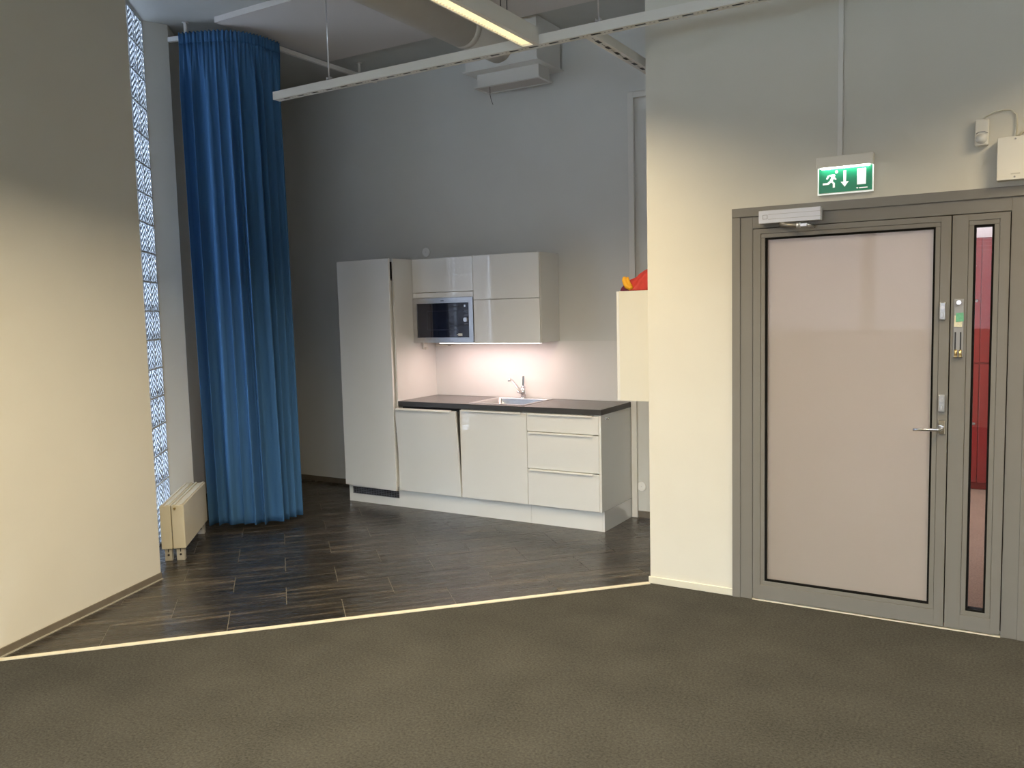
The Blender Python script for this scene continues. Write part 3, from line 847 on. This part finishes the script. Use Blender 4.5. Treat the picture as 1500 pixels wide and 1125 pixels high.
# --- microwave
mw = thing('microwave', 'built-in microwave with steel frame and dark glass door', 'microwave', (0.9, 0.4, 1.364))
mx0, mx1, mz0, mz1 = 0.603, 1.197, 1.349, 1.711
bm = bmesh.new(); frame_y(bm, mx0, mx1, mz0, mz1, 0.040, UYF-0.006, UYF+0.014, wt=0.043, wb=0.040); obj('steel_frame', bm, STEEL, mw)
B('microwave_body', DARK, mw, (0.62, 1.18, UYF+0.021, 0.53, 1.365, 1.708))
gy = UYF+0.002
md = B('door_glass', OVENG, mw, (mx0+0.0405, 1.098, gy, gy+0.012, mz0+0.0405, mz1-0.0435))
bm = bmesh.new(); frame_y(bm, 0.742, 1.042, 1.452, 1.605, 0.0012, gy-0.0006, gy); obj('window_outline', bm, mat('window_print', (0.10, 0.11, 0.15), 0.3), md)
cp = B('control_panel', OVENG, mw, (1.1, mx1-0.0405, gy-0.001, gy+0.012, mz0+0.0405, mz1-0.0435))
bm = bmesh.new(); cyl(bm, (1.128, gy-0.020, 1.532), (1.128, gy-0.001, 1.532), 0.018, n=24); obj('dial', bm, ALU, cp)
bm = bmesh.new(); box(bm, 1.110, 1.124, gy-0.003, gy-0.001, 1.632, 1.650); obj('button', bm, ALU, cp)
MARK = mat('grey_print', (0.35, 0.36, 0.42), 0.4)
for z in (1.606, 1.568, 1.497): B('panel_print', MARK, cp, (1.108, 1.146, gy-0.0018, gy-0.001, z, z+0.002))
B('door_sticker', PLASTW, md, (1.046, 1.086, gy-0.0008, gy, 1.402, 1.422), (1.034, 1.042, gy-0.0008, gy, 1.409, 1.416))
B('maker_mark', DARK, mw, (0.886, 0.918, UYF-0.0066, UYF-0.006, 1.683, 1.689))

# --- under-cabinet lamp and outlet
ld = thing('under_cabinet_lamp', 'lit slim lamp strip under the wall cabinets', 'lamp', (1.31, 0.29, UZ0))
B('lamp_profile', WMET, ld, (0.84, 1.785, 0.262, 0.302, 1.3425, 1.3472))
B('lamp_cover', LEDM, ld, (0.845, 1.780, 0.259, 0.298, 1.3400, 1.3422))
area_light('under_cabinet_light', (1.31, 0.285, 1.338), 0.90, 0.03, LED_W, LED_C, parent=ld)
ot = thing('socket_strip', 'small white plug box under the microwave cabinet', 'socket', (0.65, 0.45, 1.30))
B('plug_box', PLASTW, ot, (0.600, 0.622, 0.345, 0.400, 1.288, 1.3465), bev=0.003)
B('plug', PLASTW, ot, (0.622, 0.640, 0.352, 0.385, 1.286, 1.302), bev=0.002)
st = thing('driver_box', 'small white lamp driver under the cabinet by the splashback', 'lamp driver', (0.72, 0.5, 1.31))
B('driver_body', PLASTW, st, (0.635, 0.800, 0.490, 0.5385, 1.309, 1.3205), bev=0.002)
B('driver_switch', PLASTG, st, (0.765, 0.795, 0.485, 0.490, 1.311, 1.319))

# --- cabinet on the return wall, with a bag on top
wc = thing('wall_cabinet', 'cream white hanging cabinet with red bag on top', 'cabinet', (2.93, -0.2, 1.015))
bm = bmesh.new(); box(bm, 2.772, XR-0.002, -0.50, 0.10, 1.016, 1.699, bev=0.0012); obj('cabinet_body', bm, CREAMW, wc)
for a, b in ((-0.498, -0.202), (-0.198, 0.098)):
    B('cabinet_door', GLOSSW, wc, (2.753, 2.7715, a, b, 1.018, 1.697), bev=0.001)

bag = thing('cloth_bag', 'crumpled red bag with yellow strap on the hanging cabinet', 'bag', (2.95, -0.30, 1.70))
bm = bmesh.new()
NU, NV = 56, 20
rings = []
for j in range(NV+1):
    v = j/NV
    ring = []
    for i in range(NU):
        u = 2*math.pi*i/NU
        prof = math.cos(v*math.pi/2)**0.6 if v < 1 else 0.0
        k = 1 + 0.10*math.sin(5*u+3*v) + 0.10*abs(math.sin(6*u-5*v+1)) + 0.07*abs(math.sin(11*u+9*v)) - 0.08
        x = 0.150*prof*k*math.cos(u); y = 0.18*prof*k*math.sin(u)
        z = 0.185*math.sin(v*math.pi/2)*(1+0.06*math.sin(7*u+4*v)) + 0.012*math.sin(11*u+9*v)*(1-v)*min(1, v*4)
        z *= 0.74 + 0.26*max(-1, min(1, x/0.10))
        ring.append(bm.verts.new((2.925+x, -0.315+y, 1.7005+max(0, z))))
    rings.append(ring)
for A, C in zip(rings, rings[1:]):
    for i in range(NU):
        try: f = bm.faces.new((A[i], A[(i+1) % NU], C[(i+1) % NU], C[i])); f.smooth = True
        except ValueError: pass
bm.faces.new(rings[0][::-1])
bmesh.ops.remove_doubles(bm, verts=bm.verts[:], dist=0.0005)
obj('bag_body', bm, REDF, bag)
bm = bmesh.new()
tube(bm, [(2.800, -0.480, 1.783), (2.806, -0.487, 1.768), (2.813, -0.493, 1.748), (2.824, -0.496, 1.728), (2.846, -0.496, 1.716), (2.862, -0.492, 1.722)], [0.010, 0.018, 0.017, 0.017, 0.015, 0.010], 8)
tube(bm, [(2.822, -0.480, 1.782), (2.828, -0.488, 1.765), (2.838, -0.494, 1.742), (2.854, -0.496, 1.724)], [0.007, 0.011, 0.012, 0.010], 8)
obj('strap', bm, YELF, bag)
bm = bmesh.new()
n = 10
pts = [(2.775, 0), (2.785, 0.020), (2.80, 0.034), (2.83, 0.03), (2.86, 0.012), (2.862, 0)]
prism_y(bm, [(x, 1.7005+z) for x, z in pts], -0.488, -0.30)
obj('side_flap', bm, MAROON, bag)

# ------------------------------------------------------------------ wall fittings
for (x, z, r, lb) in ((0.521, 2.112, 0.040, 'round white box cover above the fridge cabinet'), (2.478, 0.240, 0.036, 'round white box cover low on wall beside the kitchenette')):
    c = thing('junction_cover', lb, 'cover', (x, YW, z), group='round junction box covers')
    bm = bmesh.new(); cyl(bm, (x, YW-0.001, z), (x, YW-0.008, z), r, r*0.94, n=28); obj('cover_plate', bm, mat('bright_white_plastic', (0.86, 0.86, 0.86), 0.4, var=0.01), c)
    bm = bmesh.new(); cyl(bm, (x, YW-0.0075, z), (x, YW-0.0095, z), 0.004, n=8); obj('cover_screw', bm, ALU, c)
ct = thing('cable_trunking', 'white cable trunking up the kitchen wall right of cabinets', 'cable trunking', (2.43, YW, 0))
B('upright_duct', WMET, ct, (2.407, 2.452, YW-0.026, YW-0.001, 0.001, 3.165), bev=0.002)
B('cross_duct', WMET, ct, (2.4525, XR-0.002, YW-0.026, YW-0.001, 3.120, 3.165), bev=0.002)

# exit sign
ES0, ES1 = 4.020, 4.284
ex = thing('exit_sign', 'lit green emergency exit sign above the door', 'exit sign', (4.152, YD, 2.13))
B('housing', PLASTW, ex, (ES0, ES1, YD-0.046, YD-0.001, 2.262, 2.316), bev=0.003)
B('back_plate', PLASTW, ex, (ES0+0.002, ES1-0.002, YD-0.010, YD-0.001, 2.132, 2.262))
pn = B('sign_panel', GREEN, ex, (ES0+0.008, ES1-0.008, YD-0.0165, YD-0.0105, 2.142, 2.2615))
bm = bmesh.new(); frame_y(bm, ES0+0.002, ES1-0.002, 2.133, 2.2615, 0.0055, YD-0.020, YD-0.0105, wt=0.0); obj('clear_edge', bm, SIGNW, ex)
B('lamp_tube', TUBE, ex, (ES0+0.02, ES1-0.02, YD-0.042, YD-0.024, 2.2575, 2.2618))
def sx(u): return ES0+0.008+u*(ES1-ES0-0.016)
def sz(v): return 2.142+v*0.1195
def sign(nm, polys):
    bm = bmesh.new()
    for p in polys: prism_y(bm, [(sx(u), sz(v)) for u, v in p], YD-0.0178, YD-0.0166)
    obj(nm, bm, SIGNW, pn)
head = [(0.335+0.030*math.cos(t), 0.83+0.065*math.sin(t)) for t in [2*math.pi*i/12 for i in range(12)]]
sign('running_man', [head,
    [(0.20, 0.73), (0.29, 0.74), (0.315, 0.70), (0.255, 0.44), (0.20, 0.46), (0.235, 0.62)],
    [(0.21, 0.73), (0.20, 0.66), (0.165, 0.55), (0.135, 0.57), (0.165, 0.70)],
    [(0.29, 0.70), (0.31, 0.60), (0.335, 0.54), (0.32, 0.50), (0.285, 0.56), (0.265, 0.62)],
    [(0.20, 0.48), (0.245, 0.44), (0.185, 0.33), (0.075, 0.33), (0.075, 0.41), (0.16, 0.41)],
    [(0.215, 0.47), (0.262, 0.47), (0.305, 0.38), (0.305, 0.20), (0.265, 0.20), (0.265, 0.36)]])
sign('arrow', [[(0.465, 0.86), (0.515, 0.86), (0.515, 0.40), (0.465, 0.40)], [(0.415, 0.41), (0.565, 0.41), (0.49, 0.20)]])
sign('door_symbol', [[(0.72, 0.24), (0.885, 0.24), (0.885, 0.88), (0.72, 0.88)]])
sign('maker_mark', [[(0.705, 0.125), (0.745, 0.125), (0.725, 0.07)], [(0.76, 0.085), (0.915, 0.085), (0.915, 0.12), (0.76, 0.12)]])
cd = thing('cable_conduit', 'thin white conduit rising from the exit sign', 'conduit', (4.122, YD, 2.316))
B('conduit_cover', WMET, cd, (4.113, 4.137, YD-0.016, YD-0.001, 2.3165, ZC-0.001), bev=0.002)

# motion detector
pr = thing('motion_detector', 'white motion detector on the wall above the door', 'detector', (4.738, YD, 2.29))
bm = bmesh.new(); box(bm, 4.710, 4.766, YD-0.040, YD-0.001, 2.292, 2.410, bev=0.006, seg=2)
obj('detector_body', bm, PLASTW, pr)
bm = bmesh.new()
bmesh.ops.create_uvsphere(bm, u_segments=20, v_segments=12, radius=1.0, matrix=Matrix.Translation((4.738, YD-0.036, 2.322)) @ Matrix.Diagonal((0.024, 0.020, 0.024, 1)))
obj('lens', bm, WMET, pr, smooth=True)
bm = bmesh.new(); tube(bm, [(4.716, YD-0.042, 2.345), (4.727, YD-0.045, 2.352), (4.749, YD-0.045, 2.352), (4.762, YD-0.042, 2.345)], 0.0018, 6); obj('lens_gap', bm, PLASTG, pr)
al = thing('alarm_box', 'white alarm control box at the top right of the door', 'box', (4.92, YD, 2.125))
AX0, AX1 = 4.802, 5.06
B('box_body', PLASTW, al, (AX0, AX1, YD-0.060, YD-0.001, 2.125, 2.312), bev=0.004)
lid = B('box_lid', PLASTW, al, (AX0-0.001, AX1+0.001, YD-0.066, YD-0.0605, 2.124, 2.313), bev=0.002)
for z in (2.136, 2.302):
    bm = bmesh.new(); cyl(bm, (4.871, YD-0.0665, z), (4.871, YD-0.0685, z), 0.004, n=10); obj('lid_screw', bm, PLASTG, lid)
B('maker_mark', mat('faint_print', (0.55, 0.53, 0.47), 0.5), lid, (4.856, 4.892, YD-0.0667, YD-0.066, 2.147, 2.153))
cb = thing('alarm_cable', 'thin cream cable looping from detector to alarm box', 'cable', (4.80, YD, 2.41))
bm = bmesh.new()
tube(bm, [(4.743, YD-0.012, 2.409), (4.756, YD-0.011, 2.424), (4.780, YD-0.010, 2.438), (4.82, YD-0.009, 2.444), (4.85, YD-0.009, 2.440), (4.872, YD-0.010, 2.420), (4.876, YD-0.012, 2.37), (4.874, YD-0.018, 2.315)], 0.0035, 8)
obj('cable_loop', bm, CABLE, cb)
bm = bmesh.new(); tube(bm, [(4.886, YD-0.022, 2.314), (4.892, YD-0.016, 2.335), (4.91, YD-0.012, 2.342), (4.94, YD-0.012, 2.338)], 0.0045, 8); obj('cable_tail', bm, CABLE, cb)

# ------------------------------------------------------------------ radiator
rad_far, rad_near = 0.790, 0.0
NB = Vector((0.103, -1.892))                          # back corner of near end on the floor
rad = thing('radiator', 'low cream convector radiator under the glass blocks', 'radiator', (NB.x, NB.y, 0), math.atan2(GD.y, GD.x))
LEN = 0.765
S = -1.0   # local +y points away from the room
def RB(nm, m, *boxes, bev=0.0, parent=rad):
    bm = bmesh.new()
    for (x0, x1, y0, y1, z0, z1) in boxes: box(bm, x0, x1, -y1, -y0, z0, z1, bev=bev)
    return obj(nm, bm, m, parent, local=True)
zb, zt = 0.082, 0.372
RB('rear_panel', RADI, (0, LEN, -0.004, 0.064, zb, zt), bev=0.003)
fp = RB('front_panel', RADI, (0, LEN, 0.069, 0.148, zb, zt), bev=0.003)
RB('top_fin', RADI, *[(0.004, LEN-0.004, y, y+0.014, zt-0.001, zt+0.006) for y in (0.004, 0.038, 0.078, 0.124)], bev=0.001)
bm = bmesh.new(); cyl(bm, (-0.006, -0.092, zt-0.020), (0.003, -0.092, zt-0.020), 0.008, n=12); obj('bleed_screw', bm, BRASSY, fp, local=True)
for x in (0.012, LEN-0.075):
    for y0, y1 in ((0.012, 0.058), (0.086, 0.136)):
        f = RB('foot', RADM, (x, x+0.003, y0, y1, 0.0, 0.10), (x, x+0.05, y0, y1, 0.0, 0.003), (x, x+0.04, y1-0.003, y1, 0.0, 0.10))
        bm = bmesh.new(); cyl(bm, (x-0.0015, -(y0+y1)/2, 0.040), (x-0.0002, -(y0+y1)/2, 0.040), 0.0075, n=12); box(bm, x-0.0015, x-0.0002, -(y0+y1)/2-0.003, -(y0+y1)/2+0.003, 0.058, 0.082)
        obj('foot_slot', bm, DARK, f, local=True)

# ------------------------------------------------------------------ curtain and its rail
def catmull(P, n):
    P = [Vector(p) for p in P]
    out = []
    ext = [P[0]*2-P[1]] + P + [P[-1]*2-P[-2]]
    segs = len(P)-1
    for i in range(n+1):
        t = i/n*segs; k = min(int(t), segs-1); f = t-k
        a, b, c, d = ext[k:k+4]
        out.append(0.5*((2*b) + (c-a)*f + (2*a-5*b+4*c-d)*f*f + (3*b-a-3*c+d)*f**3))
    return out
RZ = 3.612
railp = [(-0.440, -1.190), (-0.30, -1.150), (-0.12, -1.075), (0.00, -0.985), (0.055, -0.86), (0.060, -0.70), (0.050, -0.45), (0.050, 0.0), (0.055, 0.53)]
rc = thing('curtain_rail', 'white curved curtain rail hung under the ceiling', 'curtain rail', (0.05, -0.3, RZ))
pts = catmull(railp, 90)
bm = bmesh.new()
prev = None
for i, p in enumerate(pts):
    d = (pts[min(i+1, 90)] - pts[max(i-1, 0)]).normalized(); nn = Vector((-d.y, d.x))
    cur = [bm.verts.new((p.x+nn.x*w, p.y+nn.y*w, RZ+h)) for w, h in ((-0.013, -0.016), (0.013, -0.016), (0.013, 0.016), (-0.013, 0.016))]
    if prev:
        for k in range(4): bm.faces.new((prev[k], prev[(k+1) % 4], cur[(k+1) % 4], cur[k]))
    else: bm.faces.new(cur[::-1])
    prev = cur
bm.faces.new(prev)
obj('rail_profile', bm, WMET, rc)
for p in ((-0.30, -1.150), (0.052, 0.32)):
    bm = bmesh.new(); cyl(bm, (p[0], p[1], RZ+0.016), (p[0], p[1], ZC-0.001), 0.013, n=12); cyl(bm, (p[0], p[1], ZC-0.006), (p[0], p[1], ZC-0.001), 0.024, n=14)
    obj('ceiling_bracket', bm, WMET, rc)

cu = thing('curtain', 'long blue curtain gathered in deep folds on curved rail', 'curtain', (-0.05, -0.95, 0.04))
topp = [(-0.345, -1.158), (-0.20, -1.105), (-0.06, -1.035), (0.030, -0.93), (0.060, -0.80), (0.052, -0.62)]
botp = [(-0.300, -1.150), (-0.19, -1.085), (-0.03, -1.00), (0.062, -0.915), (0.075, -0.775), (0.085, -0.60)]
NS, NZ = 420, 64
tp_ = catmull(topp, NS); bp_ = catmull(botp, NS)
ZT, ZB = 3.640, 0.040
ph = [random.uniform(-0.5, 0.5) for _ in range(60)]
def warp(t):   # uneven fold widths
    return t + 0.016*math.sin(2*math.pi*2.3*t+0.6) + 0.012*math.sin(2*math.pi*5.1*t+2.0)
def curtain_rows(z_list, header=False):
    rows = []
    for z in z_list:
        f = (ZT-z)/(ZT-ZB)
        row = []
        P = [a.lerp(b, f) for a, b in zip(tp_, bp_)]
        for i in range(NS+1):
            t = i/NS
            d = (P[min(i+1, NS)] - P[max(i-1, 0)]).normalized(); nn = Vector((d.y, -d.x))
            g = min(1.0, max(0.0, (ZT-z-0.05)/0.40)); g = g*g*(3-2*g)
            fine = 0.007*math.sin(2*math.pi*27*t) + 0.003*math.sin(2*math.pi*43*t+1)
            w = warp(t)
            amp = (0.031 + 0.018*f) * (0.78 + 0.35*math.sin(2*math.pi*1.7*t+1.2))
            s = math.sin(2*math.pi*9.5*w + 0.35*math.sin(0.9*z+9*t))
            big = amp*(abs(s)**0.75)*(1 if s > 0 else -1) + 0.0025*math.sin(2*math.pi*19*w+0.4*z)
            o = fine*(1-g) + big*g
            # pull the cloth sideways a little so folds look rounded
            sw = 0.010*g*math.cos(2*math.pi*9.5*w)
            p = P[i] + nn*(o+0.032) + d*sw
            dz = 0.004*math.sin(2*math.pi*27*t)*(1 if z > ZT-0.01 else 0)
            row.append((p.x, p.y, z+dz))
        rows.append(row)
    return rows
def sheet(rows, th=0.0015):
    bm = bmesh.new()
    V = [[bm.verts.new(p) for p in r] for r in rows]
    for A, C in zip(V, V[1:]):
        for i in range(len(A)-1):
            f = bm.faces.new((A[i], A[i+1], C[i+1], C[i])); f.smooth = True
    return bm
zl = [ZT - 0.075 - (ZT-0.075-ZB)*(k/NZ) for k in range(NZ+1)]
def soft(o, t=0.0025):
    m = o.modifiers.new('thickness', 'SOLIDIFY'); m.thickness = t; m.offset = 0
    return o
soft(obj('curtain_cloth', sheet(curtain_rows(zl)), BLUE, cu))
soft(obj('gathered_heading', sheet(curtain_rows([ZT-0.075*k/6 for k in range(7)])), BLUE, cu))

# ------------------------------------------------------------------ ceiling board
bm = bmesh.new(); box(bm, -0.04, 2.42, -1.11, 0.05, 3.680, ZC-0.0005)
tag(obj('ceiling_board', bm, BOARD, origin=(1.2, -0.5, 3.68)), 'large pale acoustic board fixed under the ceiling', 'ceiling board')

# ------------------------------------------------------------------ ventilation
vn = thing('air_diffuser', 'beige box air diffuser hanging at the kitchen wall', 'air diffuser', (1.56, 0.33, 3.3))
B('plenum_box', WMET, vn, (1.245, 1.868, 0.150, 0.520, 3.409, ZC-0.001), bev=0.002)
B('plenum_flange', WMET, vn, (1.228, 1.886, 0.132, 0.540, 3.400, 3.4085), bev=0.001)
B('outlet_neck', WMET, vn, (1.295, 1.832, 0.238, 0.408, 3.305, 3.3995), bev=0.001)
bm = bmesh.new(); slab_hole(bm, 1.273, 1.852, 0.216, 0.424, 3.297, 3.3045, 1.298, 1.828, 0.240, 0.400); obj('outlet_lip', bm, WMET, vn)
B('outlet_mesh', mat('perforated_plate', (0.50, 0.46, 0.43), 0.6, var=0.15, scale=400), vn, (1.2985, 1.8275, 0.2405, 0.3995, 3.2995, 3.303))
bm = bmesh.new(); tube(bm, [(1.40, 0.25, 3.299), (1.402, 0.245, 3.24), (1.408, 0.25, 3.20), (1.42, 0.255, 3.165)], 0.0022, 6); obj('loose_wire', bm, WIRE, vn)
dt = thing('round_duct', 'thick beige round air duct under the ceiling', 'air duct', (1.55, -1.5, 3.55))
DCX, DCZ, DR = 1.548, 3.552, 0.124
bm = bmesh.new(); cyl(bm, (DCX, -0.30, DCZ), (DCX, 0.1495, DCZ), DR, n=40); obj('duct_section', bm, DUCT, dt)
bm = bmesh.new(); cyl(bm, (DCX, -3.2, DCZ), (DCX, -0.302, DCZ), DR+0.003, n=40); obj('duct_section', bm, DUCT, dt)
bm = bmesh.new(); cyl(bm, (DCX, -0.34, DCZ), (DCX, -0.28, DCZ), DR+0.0045, n=40); obj('joint_band', bm, DUCT, dt)

# ------------------------------------------------------------------ suspended slotted rails
def slotted(bm, along, a0, a1, c, z0, z1, w=0.056, t=0.0018):
    """C-channel with slots in its underside; along = 'X' or 'Y'"""
    def bb(p0, p1, q0, q1, zz0, zz1):
        if along == 'X': box(bm, p0, p1, q0, q1, zz0, zz1)
        else: box(bm, q0, q1, p0, p1, zz0, zz1)
    bb(a0, a1, c-w/2, c-w/2+t, z0, z1); bb(a0, a1, c+w/2-t, c+w/2, z0, z1); bb(a0, a1, c-w/2+t, c+w/2-t, z1-t, z1)
    s = 0.0115
    bb(a0, a1, c-w/2+t, c-s, z0, z0+t); bb(a0, a1, c+s, c+w/2-t, z0, z0+t)
    pitch, sl = 0.118, 0.056
    k = a0; first = True
    while k < a1:
        # bridge with two small round-ish holes between the long slots
        e = min(k + pitch - sl, a1)
        L_ = e - k
        h = 0.010
        cuts = [k, k+L_*0.33-h/2, k+L_*0.33+h/2, k+L_*0.67-h/2, k+L_*0.67+h/2, e]
        for i in (0, 2, 4): bb(cuts[i], cuts[i+1], c-s, c+s, z0, z0+t)
        for i in (1, 3):
            bb(cuts[i], cuts[i+1], c-s, c-s*0.45, z0, z0+t); bb(cuts[i], cuts[i+1], c+s*0.45, c+s, z0, z0+t)
        k += pitch
RY = -1.421
r1 = thing('slotted_rail', 'long white slotted rail hanging across the room', 'ceiling rail', (2.6, RY, 2.95), group='suspended slotted rails')
bm = bmesh.new(); slotted(bm, 'X', 0.856, 6.4, RY, 2.950, 2.998); obj('rail_channel', bm, WMET, r1)
B('slot_shade_strip', DARK, r1, (0.87, 6.39, RY-0.020, RY+0.020, 2.956, 2.962))  # dark strip stands in for the shade inside the channel, blackens the slots
B('end_cap', WMET, r1, (0.852, 0.8555, RY-0.028, RY+0.028, 2.950, 2.998))
for x in (1.302, 3.085, 4.9):
    bm = bmesh.new(); cyl(bm, (x, RY, 2.999), (x, RY, ZC-0.001), 0.004, n=8); obj('hanger_rod', bm, ALU, r1)
    bm = bmesh.new(); box(bm, x-0.014, x+0.014, RY-0.012, RY+0.012, 2.9985, 3.004); box(bm, x-0.014, x-0.011, RY-0.012, RY+0.012, 3.004, 3.022); box(bm, x+0.011, x+0.014, RY-0.012, RY+0.012, 3.004, 3.022); cyl(bm, (x-0.018, RY, 3.014), (x+0.018, RY, 3.014), 0.004, n=8)
    obj('rail_clamp', bm, ALU, r1)
r2 = thing('slotted_rail', 'short white slotted rail branching off towards kitchen wall', 'ceiling rail', (3.03, -0.5, 2.95), group='suspended slotted rails')
bm = bmesh.new(); slotted(bm, 'Y', RY+0.0295, 0.40, 3.028, 2.950, 2.998); obj('rail_channel', bm, WMET, r2)
B('slot_shade_strip', DARK, r2, (3.008, 3.048, RY+0.04, 0.39, 2.956, 2.962))  # shade inside the branch channel, coloured in as a dark strip
B('end_cap', WMET, r2, (3.000, 3.056, 0.4005, 0.404, 2.950, 2.998))

# ------------------------------------------------------------------ luminaires
def luminaire(x, y0, y1, label):
    t = thing('ceiling_luminaire', label, 'lamp', (x, (y0+y1)/2, 2.945), group='linear ceiling luminaires')
    bm = bmesh.new()
    box(bm, x-0.048, x-0.041, y0, y1, 2.948, 3.03); box(bm, x+0.022, x+0.048, y0, y1, 2.948, 3.03); box(bm, x-0.041, x+0.022, y0, y1, 3.01, 3.03)
    box(bm, x-0.041, x+0.022, y1-0.012, y1, 2.948, 3.01); box(bm, x-0.041, x+0.022, y0, y0+0.012, 2.948, 3.01)
    obj('lamp_housing', bm, WMET, t)
    lv = B('lit_diffuser', LOUVRE, t, (x-0.0405, x+0.0215, y0+0.0125, y1-0.0125, 2.966, 2.970))
    bm = bmesh.new()
    k = y0+0.03
    while k < y1-0.03:
        box(bm, x-0.0405, x+0.0215, k, k+0.0015, 2.952, 2.9655); k += 0.024
    obj('louvre_blades', bm, mat('louvre_metal', (0.85, 0.80, 0.66), 0.3, emit=(1.0, 0.80, 0.46), estr=0.16), lv)
    area_light('luminaire_light', (x-0.0095, (y0+y1)/2, 2.944), 0.055, y1-y0-0.05, LAMP_W, LAMP_C, spread=146, parent=t)
    for yy in (y1-0.30, y1-0.24) if True else ():
        bm = bmesh.new(); cyl(bm, (x+0.005, yy, 3.0305), (x+0.008, yy, ZC-0.001), 0.0028, n=6); obj('suspension_wire', bm, WIRE, t)
    return t
luminaire(2.716, -2.98, -1.452, 'lit linear luminaire hanging at the slotted rail')
luminaire(2.716, -4.55, -3.02, 'unseen luminaire added along the row to brighten the left wall')  # added out of view to put more light on the left wall
luminaire(5.65, -2.98, -1.452, 'lit linear luminaire above the right side of the exit door')
luminaire(2.9, -6.6, -5.1, 'unseen luminaire added for light in the left rear of the room')  # rear pair is unseen, added to make the room lighting work
luminaire(5.65, -6.6, -5.1, 'unseen luminaire added for light in the right rear of the room')  # other half of the unseen pair added for the lighting
